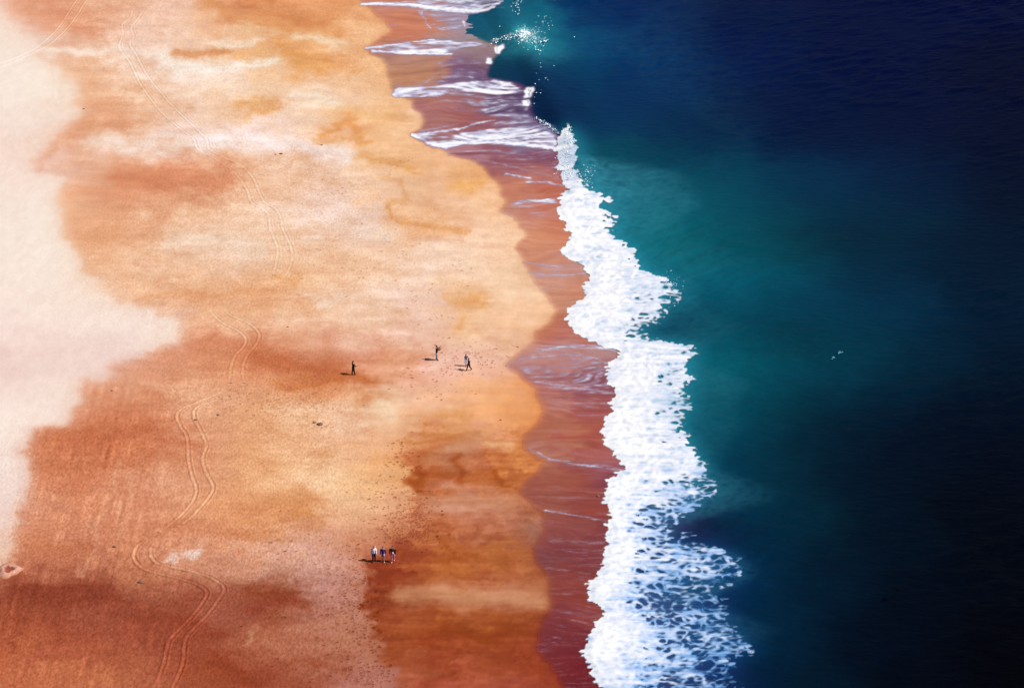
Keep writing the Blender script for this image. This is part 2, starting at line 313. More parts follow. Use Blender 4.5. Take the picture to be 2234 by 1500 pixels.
STROKES = [
 ([(30,1285),(110,1298),(260,1310)],22,'863823',.6),([(290,1345),(420,1362),(480,1400)],20,'903E27',.5),([(480,1440),(560,1492)],18,'8C381E',.55),([(600,1440),(760,1455)],7,'98482A',.5),([(440,1300),(520,1310)],14,'9A4A32',.4),([(60,1395),(200,1405)],12,'C06844',.35),([(120,1460),(260,1480)],14,'CC784E',.4),([(60,1180),(180,1200)],12,'C87850',.4),
 ([(110,112),(250,110),(380,120)],11,'F4DAC8',.75),([(45,12),(140,35),(205,60)],20,'DC906A',.6),([(185,275),(250,270)],22,'E09A6E',.5),([(245,382),(380,372),(500,388)],22,'D6845C',.40),([(200,322),(330,305),(440,318)],13,'F4DCCC',.7),
 ([(450,22),(560,52),(680,80),(760,62)],11,'E09A60',.6),([(150,292),(112,328),(72,356)],9,'E2A27C',.6),([(560,30),(680,45)],5,'D88C54',.5),([(600,112),(700,128)],7,'DC9450',.6),([(190,140),(205,230)],8,'E8AA80',.5),([(640,215),(730,222)],9,'F8E2CC',.8),
 ([(360,520),(460,515),(560,528)],15,'F5D8C0',.7),([(610,600),(660,610)],8,'E09A5C',.5),([(780,500),(840,508)],12,'F5DDC8',.6),([(800,880),(870,895)],10,'F5D6B4',.6),([(960,900),(1010,915)],12,'E0A05C',.5),([(920,1010),(1000,985)],10,'D4986C',.5),  # sand stained or washed another colour: line, half-width, colour, strength
 ([(395,108),(430,116),(480,108),(520,100)],9,'D58C58',.8),([(560,128),(620,136),(700,150)],12,'E2A060',.7),([(430,6),(520,25),(600,38),(720,46)],15,'DA8C56',.5),([(520,0),(600,3)],7,'C87848',.6),
 ([(520,238),(560,226),(588,238),(545,252)],11,'E7A86C',.75),([(722,285),(745,270),(770,255),(792,290)],11,'DE8E4C',.65),([(690,298),(760,303),(825,312)],5,'DC9450',.7),([(740,232),(840,246)],12,'EDB678',.5),
 ([(755,330),(850,350),(905,366)],7,'DE9A58',.65),([(838,452),(862,478),(900,488),(950,495),(1012,516)],7,'E09A5C',.6),([(835,455),(872,438),(865,412),(840,388)],4,'DF9E64',.6),([(1000,398),(1050,404)],20,'E8A860',.65),
 ([(240,385),(300,388),(380,388),(480,380)],22,'CE7A54',.25),([(370,140),(450,150),(585,142)],13,'F8E8D8',.85),([(460,88),(560,84)],9,'F3D8C0',.8),([(640,80),(750,95)],9,'F3D6B6',.8),([(500,60),(620,72)],5,'F0CCA4',.5),
 ([(440,308),(640,316),(760,335)],18,'F7E2DA',.8),([(960,658),(1045,652)],11,'E5A25C',.6),([(1010,690),(1000,712)],9,'E09A58',.5),([(430,742),(480,735),(525,748)],17,'C87450',.6),
 ([(560,772),(620,792),(700,802),(775,812)],17,'BA6038',.65),([(620,838),(720,826),(800,818)],10,'C87038',.5),([(920,936),(1000,950),(1085,958)],4,'C87830',.7),([(885,958),(1000,962)],10,'C06C30',.6),
 ([(1015,965),(990,1000)],28,'D09878',.6),([(1050,965),(1120,978)],11,'E4A878',.8),([(1000,1018),(1010,1052)],10,'9C4414',.75),([(1078,1030),(1092,1056)],8,'A04A14',.75),([(902,1028),(905,1052)],16,'9C4416',.7),([(892,1050),(980,1046)],7,'A8521C',.6),
 ([(930,1092),(1010,1098),(1090,1104)],22,'D09674',.6),([(1150,1148),(1160,1160)],16,'9A6450',.55),([(975,1180),(990,1215),(1060,1212)],7,'984614',.55),([(1090,1205),(1085,1240)],6,'A05420',.5),
 ([(870,1290),(960,1298),(1060,1300),(1180,1306)],17,'C68A62',.7),([(980,1345),(1060,1328),(1100,1332)],3,'98481E',.6),([(970,1375),(1050,1384),(1150,1372)],16,'8A3A10',.55),([(540,1295),(632,1300)],17,'8C3A20',.6),([(540,1330),(640,1318)],10,'963C28',.5),
 ([(385,1214),(395,1208)],8,'F0D8CE',.8),([(425,1206),(436,1200)],9,'F0D8CE',.8),([(255,1020),(235,1090),(210,1150),(195,1210),(185,1260)],4,'E4AA84',.5),([(285,1040),(270,1100),(258,1160)],5,'E4AA84',.4),
 ([(48,1085),(24,1180),(8,1255)],8,'ECB08C',.7),([(20,1420),(40,1370),(60,1330)],3,'8A3C24',.6),([(100,1430),(120,1350),(135,1260)],3,'8A3C24',.45),([(960,1478),(985,1450),(1012,1440),(1005,1418)],2.5,'843410',.7),([(930,1500),(950,1480),(960,1478)],2.5,'843410',.6),
 ([(560,1375),(545,1400)],6,'C48868',.6),([(630,1120),(700,1140)],12,'D88C50',.6),([(300,655),(450,648),(640,620)],5,'DE9866',.55),([(330,690),(380,715)],8,'F5E0D6',.6),([(480,1165),(560,1160),(720,1158)],8,'CC8050',.4),
 ([(640,640),(700,660),(770,652)],5,'F8E4D4',.5),([(540,1135),(640,1140)],3,'C87840',.5),([(330,1145),(420,1150)],4,'C47450',.4),([(770,1340),(800,1420),(835,1500)],9,'B87860',.35)]
LACE = [  # thin foam on the backwash: outline, density
 ([(905,3),(940,-30),(1110,-30),(1098,10),(1060,27),(1020,32),(980,27),(930,17),(850,15),(788,12),(790,5),(860,4)],.78),([(905,18),(925,45),(940,62),(962,80),(968,72),(1005,70),(1010,50),(1015,32),(960,22)],.5),
 ([(955,56),(972,80),(965,83),(955,72)],1.2),([(797,106),(850,98),(905,92),(950,87),(1000,90),(1040,92),(1062,100),(1010,105),(978,108),(985,119),(930,120),(860,118),(815,113)],.8),
 ([(1078,103),(1098,101),(1096,112),(1084,119)],1.3),([(1061,127),(1073,126),(1070,138),(1063,141)],1.3),([(930,119),(985,118),(1010,122),(1060,140),(1055,170),(1010,176),(930,184),(960,165),(972,152),(955,135)],.42),
 ([(858,190),(857,200),(862,209),(905,211),(960,208),(1040,208),(1100,207),(1135,200),(1130,190),(1110,180),(1080,175),(1020,179),(960,186),(900,192)],.92),
 ([(1000,205),(1060,208),(1130,212),(1155,222),(1150,245),(1165,262),(1200,280),(1220,300),(1215,325),(1150,320),(1090,300),(1060,285),(1080,262),(1060,245),(1020,225)],.5),
 ([(900,212),(960,210),(1020,212),(1060,240),(1074,262),(1040,243),(980,224)],.36),([(1143,197),(1163,197),(1156,215),(1142,212)],1.2),([(1139,218),(1156,220),(1152,232),(1137,229)],1.2),
 ([(898,292),(925,286),(970,295),(1040,283),(1120,278),(1180,281),(1215,300),(1212,328),(1140,318),(1080,313),(1030,309),(990,318),(972,321),(935,311)],.85),
 ([(985,324),(1210,328),(1212,350),(1222,385),(1180,372),(1120,355),(1040,338)],.3),([(1100,455),(1115,441),(1150,433),(1220,432),(1224,446),(1190,443),(1140,444),(1110,454)],.8),
 ([(1100,458),(1125,442),(1180,445),(1222,450),(1218,462),(1150,472),(1118,474)],.36),([(1105,797),(1150,776),(1260,772),(1325,790),(1320,815),(1335,862),(1190,845),(1140,818)],.46),([(1145,572),(1200,570),(1285,588),(1285,603),(1200,612),(1160,605)],.42),([(1175,752),(1290,748),(1345,766),(1330,784),(1230,772),(1150,776)],.42),([(1200,1000),(1290,1008),(1366,1022),(1355,1030),(1260,1022)],.4),([(1180,860),(1335,858),(1335,900),(1200,890)],.26)]
LINES = [  # long foam lines left by the backwash: line, half-width, strength
 ([(790,9),(850,9),(900,12),(960,22),(1030,28),(1066,24),(1098,10)],[4,5,5,5,5,5,3],.9),([(915,24),(926,46),(938,64)],2.5,.6),([(1011,44),(1014,60)],2.5,.8),
 ([(800,106),(850,100),(905,92),(948,87)],[4,3,2,2],.9),([(812,112),(880,117),(985,119)],[4,3,3],1.0),([(900,102),(980,98),(1060,101)],3,.45),([(855,186),(900,189),(930,179),(955,161),(968,148)],3.5,.4),
 ([(860,206),(915,199),(1000,196)],[5,4,3],1.0),([(862,209),(960,209)],[3,2],.9),([(1074,262),(1040,268),(1000,280),(930,290),(900,292)],[2,2.5,3,4,4],.75),([(1000,268),(960,278),(915,284)],2,.5),
 ([(972,319),(1010,310),(1060,309),(1140,315),(1210,323)],[6,5,5,5,5],1.15),([(899,292),(935,310),(972,319)],[4,6,6],1.1),([(1105,379),(1130,384),(1158,389)],2.5,.7),([(1150,398),(1190,397),(1228,406)],3,.65),([(1040,345),(1100,360),(1180,378),(1222,390)],2.5,.35),
 ([(1145,572),(1180,578),(1215,581),(1262,580)],2,.6),([(1150,592),(1200,600),(1250,599),(1286,595)],[2,2,3,3],.65),([(1170,607),(1220,590)],2,.4),([(1180,632),(1270,617)],3,.25),([(1200,648),(1270,630)],3,.2),
 ([(1180,765),(1230,756),(1290,754),(1342,764)],[3,4,5,5],.6),([(1140,777),(1250,769),(1340,772)],3,.3),([(1108,796),(1140,783),(1190,778),(1230,773),(1270,776),(1300,781),(1325,793)],2.5,.6),([(1112,800),(1180,802),(1250,800)],2,.4),
 ([(1130,812),(1200,819),(1290,817)],2,.35),([(1140,806),(1210,808)],1.8,.35),([(1165,833),(1230,842),(1338,858)],3,.5),([(1180,870),(1300,872)],2,.2),([(1158,980),(1200,1002),(1260,1013),(1362,1027)],[3,3,3,4],.55),([(1200,1004),(1330,1010)],4,.3),
 ([(1188,1114),(1260,1125),(1334,1139)],2.2,.55),([(1200,1180),(1316,1183)],4,.25),([(1190,1238),(1300,1252)],2.5,.3),([(1190,1215),(1310,1225)],2,.15),([(1215,1345),(1300,1350)],2,.15)]

def pair(edge, far):
    return edge + [(far, edge[-1][1]), (far, edge[0][1])]
wx = fnoise(11, 60, 30, 1.4); wy = fnoise(12, 60, 30, 1.4)
jx = fnoise(13, 10, 5, 1.0); jy = fnoise(14, 10, 5, 1.0)
streak = fnoise(15, 120, 7, 1.0); streak2 = fnoise(16, 200, 4, .8)
cloud = fnoise(19, 90, 16, 1.1, .06)
# sand; vignette painted into dry and wet colours, darkening them towards the bottom
dry = field(DRY, 46, 26, True)
dry = .4 * dry + .6 * blur(dry, 11, 6)
pale = field(PALE, 60, 40, True)
wet = field(WET, 34, 22, True) * np.array([.985, .93, 1.14], np.float32)
dry = dry * mix(np.ones(3, np.float32), np.array([1.005, .975, 1.02], np.float32), (sst(820, 960, UU) * sst(740, 840, VV))[..., None] * np.ones(3, np.float32))
wet = wet * np.exp((.05 * fnoise(37, 40, 12, 1.2) - .06 * np.clip(1 - 1.6 * np.abs(bnoise(38, 30, 14)), 0, 1))[..., None] * np.array([.7, 1.3, 1.7], np.float32))
m_pale = blur(warp(poly(pair(PALE_EDGE, -700)), 9 * wx + 5 * jx, 7 * wy + 4 * jy), 1.8, 1.2)
m_pale = .35 * m_pale + .65 * mix(blur(m_pale, 9, 5), blur(m_pale, 24, 10), np.maximum(sst(260, 120, VV), .6 * sst(560, 640, VV) * sst(800, 720, VV)))
m_wetb = blur(warp(poly(pair(WET_EDGE, 1700)), 14 * wx + 10 * jx, 9 * wy + 5 * jy), 1.6, 1.0) * sst(900, 960, VV + 18 * wx)
dry = np.clip(dry * np.array([1.006, .988, 1.01], np.float32) * mix(np.ones(3, np.float32), np.array([1, 1, 1.03], np.float32), sst(550, 800, UU)[..., None] * np.ones(3, np.float32)) * mix(np.ones(3, np.float32), np.array([1.0, 1.02, 1.10], np.float32), (sst(820, 980, UU) * sst(1000, 640, VV))[..., None] * np.ones(3, np.float32)), 0, .98)
dry_w = warp(dry, 22 * wx + 8 * jx + 1.5 * streak, 10 * wy + 3 * jy)
wet_w = warp(wet, 22 * wx + 8 * jx, 10 * wy + 3 * jy)
sand_c = mix(dry_w, wet_w, m_wetb)
for pts, wd, c, op in STROKES:
    s = warp(blur(stroke(pts, [w_ * 1.25 for w_ in wd] if isinstance(wd, list) else wd * 1.25), 1.5, 1), 9 * wx + 2.5 * jx + 2 * streak, 6 * wy + 2 * jy)
    sand_c = mix(sand_c, hexs(c), np.clip(s * op * 1.1, 0, 1))
lum = 0.006 * streak * (1 + 3 * m_wetb) + 0.003 * streak2 * (1 + 2 * m_wetb) + 0.016 * wx + 0.010 * jx + .014 * cloud
sand_c = sand_c * np.exp(lum[..., None] * np.array([.8, 1.3, 1.7], np.float32))
rake = bnoise(28, 3.2, 60, .26) * .6 + bnoise(29, 6, 90, .22) * .5
sand_c = sand_c * np.exp((.058 * rake * sst(520, 300, UU) * sst(760, 930, VV) * sst(-1.2, 1.2, cloud + wx))[..., None] * np.array([.8, 1.2, 1.4], np.float32))
pale = mix(pale, pale * np.array([1.025, 1.04, 1.035], np.float32), sst(600, 720, VV) * sst(1100, 900, VV))
pale = np.clip(pale * np.array([1.008, 1.005, .985], np.float32), 0, .985)
pale = pale * np.exp(.006 * bnoise(30, 4, 50, .05))[..., None]
pale_w = warp(pale, 20 * wx, 12 * wy)
sand_c = mix(sand_c, pale_w, m_pale)
# wet strip along the edge of the backwash
m_wash = warp(poly(pair(WASH_EDGE, 2900)), 2.5 * wx + 2.0 * jx, 2.0 * wy + 1.2 * jy)
near = mix(np.clip(blur(m_wash, 3, 2) * 2, 0, 1), np.clip(blur(m_wash, 8, 5) * 2, 0, 1), .5) * (.35 + .65 * sst(650, 850, VV))
sand_c = sand_c * (1 - near[..., None] * np.array([.05, .13, .23], np.float32))
m_washs = mix(blur(m_wash, 2.0, 1.2), blur(m_wash, 3.2, 1.8), sst(500, 800, VV))
wash = field(WASH, 30, 20)
wash = warp(wash, 20 * wx + 16 * streak, 6 * wy)
fine = fnoise(17, 160, 3, .7); fine2 = fnoise(18, 60, 2.2, .6)
fan = fnoise(20, 260, 70, 1.8)
fine = warp(fine, 0, 16 * fan)
fine2 = warp(fine2, 0, 12 * fan)
wash = wash * np.exp(((.034 * fine + .022 * fine2) * 1.0)[..., None] * np.array([.9, 1.2, 1.2], np.float32))
sand_c = mix(sand_c, wash, m_washs)
sea_glow = stroke([(1146,78),(1168,92)], 26)
sea_m = blur(warp(poly(pair(SEA_EDGE, 2900)), 3 * jx, 2 * jy), .8, .6)
sea = field(SEA, 52, 30)  # water colour with vignette darkening painted in towards the right and bottom
sea = mix(sea, blur(sea, 26, 13), (sst(1300, 1420, UU) * .9)[..., None] * np.ones(3, np.float32))
sea = mix(sea, hexs('1E9AA4'), np.clip(sea_glow * .75, 0, 1))
sea = mix(sea, hexs('70D0C8'), np.clip(stroke([(1144,74),(1152,78)], 9) * .8, 0, 1))
sea = sea * (1 - np.array([.3, .07, .05], np.float32) * sst(1450, 1750, UU)[..., None])
sea = warp(sea, 9 * wx + 1.5 * jx, 5 * wy + 1.0 * jy)
ridge1 = 1 - np.abs(bnoise(21, 10, 4.6)) * 1.15; ridge2 = 1 - np.abs(bnoise(22, 19, 8)) * 1.15
rid = np.maximum(ridge1 * .85, ridge2) + .16 * bnoise(23, 6, 2.4) + .20 * fnoise(24, 60, 6, .9)
fpoly = poly(FOAM_FRONT + FOAM_BACK[::-1])
front_soft = warp(fpoly, 2.6 * jx + 4.5 * fine2 + 2 * wx, 1.6 * jy)
bx = blur(fpoly, 5, 4)
# distance from the front decides how ragged the edge is
fd = field(FDEN, 22, 14)
fd = fd + .09 * sst(1080, 1200, VV)
fd = warp(fd, 8 * wx + 10 * jx, 4 * wy + 4 * jy)
frontside = blur(poly(pair([(x + 40, y) for x, y in FOAM_FRONT], -200)), 9, 6)
ragged = warp(fpoly, 9 * fine2 + 7 * jx + 4 * fine, 4 * jy + 2 * wy)
front_soft = mix(ragged, front_soft, frontside)
edge_in = blur(front_soft, 4.5, 3.0)
nback = 1 - blur(poly(pair(FOAM_FRONT, 400) ), 14, 10) * 0   # placeholder keeps shapes together
dens = fd * sst(.05, .55, edge_in + .18 * (rid - .4) * sst(.9, 1.25, 2.1 - fd))
foam = sst(.18, .80, dens + .50 * (rid - .58) * sst(1.28, .80, fd) + .10 * sst(.8, 1.1, fd)) * sst(.35, .6, blur(front_soft, .9, .7))
sea_soft = blur(sea_m, 4.0, 2.2)
thick = np.clip(blur(foam * np.clip(fd, 0, 1.2), 9, 6), 0, 1.2)
# thin foam
thin = np.zeros((RH, RW), np.float32)
lr = .5 + .10 * bnoise(26, 30, 3.2) + .12 * bnoise(27, 8, 2.6) + .26 * fine + .16 * fine2
for pts, d in LACE:
    m = np.clip(blur(warp(poly(pts), 4 * jx + 3 * streak, 1.2 * jy), 4.0, 1.8) * 1.45, 0, 1)
    thin = np.maximum(thin, m * sst(-.05, 1.25, d * m + .70 * (lr - .5)) * min(1.0, .3 + .75 * d))
for pts, wd, op in LINES:
    s = warp(stroke(pts, wd), 2 * jx, .5 * jy)
    thin = np.maximum(thin, np.clip(s * op * (1 + .18 * fine + .12 * (rid - .4)), 0, 1))
# faint suds streaks over all of the backwash
thin = np.maximum(thin, m_washs * np.clip(.04 + .08 * fine + .06 * streak2, 0, .32) * (.5 + .5 * sst(-1, 1, wx)))
# torn foam off the breaker's back
milk = field("""1290 400 .5 1340 410 .45 1400 410 .35 1450 420 .2 1350 450 .3 1400 480 .2 1160 85 .5 1120 92 .3 1185 110 .2 1100 70 .05 1130 40 .05 1220 70 .03 1500 560 .05 1550 1070 .3 1560 1250 .3 1560 1380 .2
1340 300 0 1280 240 0 1450 330 0 1550 400 0 1550 500 0 1450 520 .05 1600 640 0 1600 780 0 1620 1000 0 1620 1160 0 1250 160 0 1180 190 0 1250 40 0 1200 20 0 1100 150 0 1700 500 0 1700 900 0 1700 1200 0 1400 300 0 1600 400 0 1450 650 .12 1500 720 .1 1530 830 .15 1520 900 .1 1530 980 .1 1700 60 0 1250 20 0 1260 90 .05 1650 1300 0 1650 1450 0""", 26, 14)
milk = np.clip(milk * (1 + .6 * (rid - .4)) + 0, 0, 1) * sea_m * sst(1750, 1500, UU)
halo = np.clip(blur(foam, 12, 7) * 1.5, 0, 1)
thin = thin * (1 - sea_m * sst(36, 44, VV + (UU - 1000) * .15))
for pts in ([(1076,104),(1099,100),(1098,111),(1084,120)], [(1060,127),(1074,126),(1071,139),(1062,142)], [(1143,196),(1165,196),(1157,215),(1142,213)], [(1138,218),(1157,220),(1153,233),(1136,230)], [(1009,43),(1015,45),(1016,60),(1011,61)]):
    thin = np.maximum(thin, 1.15 * np.clip(blur(warp(poly(pts), 2 * jx, 1.5 * jy), 1.2, .9) * 1.2, 0, 1))
thin = np.maximum(thin, 1.1 * np.clip(stroke([(1140,74),(1154,77)], 5) * (1 + .3 * rid), 0, 1) * sst(.25, .8, stroke([(1138,74),(1158,78)], 9) + .25 * (rid - .5)))
thin = np.maximum(thin, .5 * stroke([(1072,92),(1100,84),(1125,80),(1145,74)], [3, 2.5, 3, 5]) * sst(.1, .8, rid) )
# colour of the foam: dense white near its front, bluer where it thins
def ramp(x, stops):
    out = np.zeros(x.shape + (3,), np.float32)
    xs_ = [a for a, c in stops]
    for k in range(3): out[..., k] = np.interp(x, xs_, [hexs(c)[k] for a, c in stops])
    return out
tone = .66 * fd - .02 + .20 * (rid - .5) + .10 * fine2 * sst(1.3, .7, fd) + .07 * fnoise(36, 26, 5, .8) + .05 * streak2 + .06 * wx - .06 * sst(1000, 1400, VV)
foam_c = ramp(tone, [(-.1, '2C6AB0'), (.2, '78A8E0'), (.42, 'B4CCF2'), (.62, 'DCE4F8'), (.82, 'F2F3FC'), (1.0, 'FFFFFF')])
upper = ramp(tone, [(-.1, '5A98B8'), (.2, 'A4C2DC'), (.42, 'CCDAEE'), (.62, 'E6E8F6'), (.80, 'F8F6FA'), (.94, 'FFFFFF')])
foam_c = mix(upper, foam_c, sst(950, 1120, VV))
thin_c = ramp(thin + .10 * fine + .08 * fine2, [(0, 'D0A8B4'), (.3, 'CDBBD8'), (.6, 'D6D2F0'), (.85, 'F0EEFA'), (1.05, 'FFFFFF')])

# ------------------------------------------------------------------ mesh helpers
def mat_new(name):
    m = bpy.data.materials.new(name); m.use_nodes = True
    nt = m.node_tree; b = nt.nodes['Principled BSDF']
    return m, nt, b
def plain(name, rgb, rough=.8, spec=.3):
    m, nt, b = mat_new(name)
    n = nt.nodes.new('ShaderNodeTexNoise'); n.inputs['Scale'].default_value = 14; n.inputs['Detail'].default_value = 3
    tc = nt.nodes.new('ShaderNodeTexCoord'); nt.links.new(tc.outputs['Object'], n.inputs['Vector'])
    r = nt.nodes.new('ShaderNodeMapRange'); r.inputs['To Min'].default_value = .8; r.inputs['To Max'].default_value = 1.15
    nt.links.new(n.outputs['Fac'], r.inputs['Value'])
    mx = nt.nodes.new('ShaderNodeVectorMath'); mx.operation = 'SCALE'; mx.inputs[0].default_value = rgb
    nt.links.new(r.outputs[0], mx.inputs['Scale']); nt.links.new(mx.outputs[0], b.inputs['Base Color'])
    b.inputs['Roughness'].default_value = rough; b.inputs['Specular IOR Level'].default_value = spec
    return m
def mesh_obj(name, co, faces, mat=None, parent=None, smooth=True, tri=False):
    me = bpy.data.meshes.new(name)
    co = np.asarray(co, np.float32); faces = np.asarray(faces, np.int32)
    n = faces.shape[1]
    me.vertices.add(len(co)); me.vertices.foreach_set('co', co.ravel())
    me.loops.add(faces.size); me.loops.foreach_set('vertex_index', faces.ravel())
    me.polygons.add(len(faces)); me.polygons.foreach_set('loop_start', np.arange(len(faces), dtype=np.int32) * n)
    me.polygons.foreach_set('loop_total', np.full(len(faces), n, np.int32))
    me.update(calc_edges=True)
    me.polygons.foreach_set('use_smooth', np.full(len(faces), smooth))
    if mat: me.materials.append(mat)
    o = bpy.data.objects.new(name, me); COL.objects.link(o)
    if parent: o.parent = parent
    return o
def tag(o, label=None, cat=None, group=None, kind=None):
    if label: o['label'] = label
    if cat: o['category'] = cat
    if group: o['group'] = group
    if kind: o['kind'] = kind
    return o
def col_attr(me, name, rgb):
    a = me.color_attributes.new(name, 'FLOAT_COLOR', 'POINT')
    c = np.ones((len(me.vertices), 4), np.float32); c[:, :3] = rgb
    a.data.foreach_set('color', c.ravel())
def f_attr(me, name, v):
    a = me.attributes.new(name, 'FLOAT', 'POINT')
    a.data.foreach_set('value', np.ascontiguousarray(v, np.float32))
def grid_faces(nx, ny, keep=None):
    i, j = np.meshgrid(np.arange(nx - 1), np.arange(ny - 1))
    a = (j * nx + i).ravel()
    f = np.stack([a, a + 1, a + nx + 1, a + nx], 1)
    if keep is not None: f = f[keep[f].max(1) > 0]
    return f
def compact(co, f, *attrs):
    used = np.zeros(len(co), bool); used[f.ravel()] = True
    ix = np.cumsum(used) - 1
    return (co[used], ix[f]) + tuple(a[used] for a in attrs)

# ------------------------------------------------------------------ shape of the shore
sv = np.array([-220, 0, 100, 200, 300, 430, 560, 680, 780, 930, 1020, 1130, 1280, 1430, 1500, 1720.])
su = np.array([1030, 1050, 1115, 1180, 1240, 1250, 1275, 1300, 1355, 1352, 1378, 1350, 1325, 1308, 1330, 1345.])
_sx, _sy = ground(su, sv)
_o = np.argsort(_sy)
_yy = np.linspace(_sy.min(), _sy.max(), 400); _xx = np.interp(_yy, _sy[_o], _sx[_o])
_xx = np.convolve(np.pad(_xx, 12, 'edge'), np.hanning(25) / np.hanning(25).sum(), 'valid')
def shore_x(y): return np.interp(y, _yy, _xx)
def sand_z(x, y):
    s = shore_x(y) - x
    up = 0.040 * np.clip(s, 0, 18) + 0.012 * np.clip(s - 18, 0, 60) + .002 * np.clip(s - 78, 0, 400)
    return np.where(s > 0, up, np.maximum(.07 * s, -7)).astype(np.float32)
TILE = 512
dunes = fnoise(31, 90, 60, 2.2, .2, TILE, TILE)
lumps = fnoise(32, 9, 6, 1.2, 0, TILE, TILE)
rip = bnoise(33, 22, 7.5, math.radians(30), TILE, TILE) * .62 + bnoise(34, 40, 15, math.radians(24), TILE, TILE) * .55 + bnoise(35, 11, 4.2, math.radians(38), TILE, TILE) * .30
def tile(a, x, y, cell):
    i = (x / cell) % TILE; j = (y / cell) % TILE
    i0 = np.floor(i).astype(int) % TILE; j0 = np.floor(j).astype(int) % TILE
    fi = (i - np.floor(i)).astype(np.float32); fj = (j - np.floor(j)).astype(np.float32)
    i1 = (i0 + 1) % TILE; j1 = (j0 + 1) % TILE
    return (a[j0, i0] * (1 - fi) + a[j0, i1] * fi) * (1 - fj) + (a[j1, i0] * (1 - fi) + a[j1, i1] * fi) * fj
def base_z(x, y): return np.maximum(sand_z(x, y), 0.0)
def chart(x, y):
    """raster position of a place on the shore"""
    u, v = survey(x, y, base_z(x, y))
    v = np.where(v > 1600, 3200 - v, v)
    return (u - U0) / ST, (v - V0) / ST
def relief(x, y):
    s = shore_x(y) - x
    return (.07 * tile(dunes, x, y, .7) * np.clip(s / 14, 0, 1)).astype(np.float32)
def surf_z(x, y):
    """height of the sand surface with its gentle relief"""
    return sand_z(x, y) + relief(x, y)
def at(u, v):
    """place on the beach that the photograph shows at (u, v)"""
    z = 0.0
    for _ in range(6):
        x, y = ground(u, v, z); z = float(surf_z(np.array([x]), np.array([y]))[0])
    return float(x), float(y), z

KW = np.array([1.93, 1.88, 1.86], np.float32)          # brightness of a white board in this light
def albedo(srgb): return np.clip(lin(srgb) / KW, 0.0005, .85).astype(np.float32)

# tyre tracks, traced as ruts
RUTS = [
 ([(192,-20),(170,0),(150,30),(130,60),(105,85),(80,105),(40,125),(0,140),(-40,155)],.6),
 ([(214,-20),(192,0),(172,30),(150,60),(125,85),(105,100),(62,122),(22,140),(-20,158)],.6),
 ([(292,18),(285,40),(268,55),(270,75),(262,98),(268,115),(282,132),(292,150),(306,180),(326,210),(350,240),(376,265),(402,286),(424,303),(434,325),(470,345),(500,365),(522,386),(541,415),(550,440),(574,455),(588,470),(592,500),(607,540),(605,570),(597,600)],.45),
 ([(318,20),(300,45),(288,60),(293,80),(285,96),(298,118),(312,145),(330,175),(355,205),(382,235),(410,262),(440,290),(453,305),(459,325),(490,343),(526,360),(552,385),(566,415),(578,440),(603,455),(615,478),(619,500),(637,540),(638,570),(625,600),(600,622)],.45),
 ([(455,665),(466,685),(490,705),(520,720),(537,737),(534,755),(516,775),(506,800),(503,835)],.8),
 ([(485,665),(502,685),(545,705),(567,727),(561,750),(541,775),(532,800),(532,835)],.8),
 ([(500,850),(442,874),(402,890),(388,906),(396,930),(410,955),(413,1000),(420,1035),(430,1065),(424,1090),(402,1118),(375,1142),(345,1160)],.9),
 ([(520,862),(470,874),(432,888),(425,908),(440,940),(452,970),(444,1000),(452,1030),(467,1060),(459,1082),(440,1105),(420,1127),(378,1158)],.9),
 ([(322,1174),(300,1193),(294,1215),(309,1235),(340,1248),(390,1260),(435,1275),(453,1291),(445,1312),(420,1345),(376,1390),(366,1412),(358,1450),(338,1500),(325,1530)],1.3),
 ([(345,1178),(331,1195),(333,1215),(352,1230),(400,1240),(450,1254),(479,1269),(491,1285),(479,1307),(455,1340),(412,1385),(404,1410),(400,1450),(378,1500),(365,1530)],1.3)]
def smooth_path(pts, step=.22):
    w = np.array([at(*p)[:2] for p in pts])
    w = np.vstack([2 * w[0] - w[1], w, 2 * w[-1] - w[-2]])
    out = []
    for k in range(1, len(w) - 2):
        p0, p1, p2, p3 = w[k - 1:k + 3]
        n = max(int(np.hypot(*(p2 - p1)) / step), 2)
        for t in np.arange(n) / n:
            out.append(.5 * ((2 * p1) + (p2 - p0) * t + (2 * p0 - 5 * p1 + 4 * p2 - p3) * t * t + (3 * p1 - p0 - 3 * p2 + p3) * t ** 3))
    out.append(w[-2])
    return np.array(out)
rut_paths = [(smooth_path(p), a) for p, a in RUTS]

# ------------------------------------------------------------------ sand
def steps(a, b, d): return np.arange(a, b, d)
def far(a, n, first, ratio):
    out = []; s = first
    for _ in range(n): a += s; out.append(a); s *= ratio
    return np.array(out)
xs = np.concatenate([-far(86, 16, 1, 1.5)[::-1], steps(-86, 27, .16), 27 + far(0, 18, .6, 1.5)])
ys = np.concatenate([176 - far(0, 12, 1, 1.45)[::-1], steps(176, 384, .27), 384 + far(0, 18, 1, 1.5)])
X, Y = np.meshgrid(xs, ys); X = X.ravel(); Y = Y.ravel()
Z = surf_z(X, Y).astype(np.float32)
ci, cj = chart(X, Y)
wetness = np.maximum(m_wetb * .75, m_washs).astype(np.float32)
grain_amt = np.clip(field("200 1350 1.0 600 1300 .9 600 1000 .7 100 1050 .85 300 600 .5 700 500 .55 400 200 .4 900 600 .35 1000 1300 .08 1000 1100 .1 1100 1450 .08 950 1000 .15 1100 900 .1 1100 700 .1 1000 350 .15 0 500 .18 50 300 .18 0 850 .3 850 1100 .6 800 50 .4", 90, 60) * (1 - .6 * m_pale), 0, 1)
colr = sample(sand_c, ci, cj)
gz = sample(grain_amt, ci, cj)
Z += .012 * tile(lumps, X, Y, .3) * gz
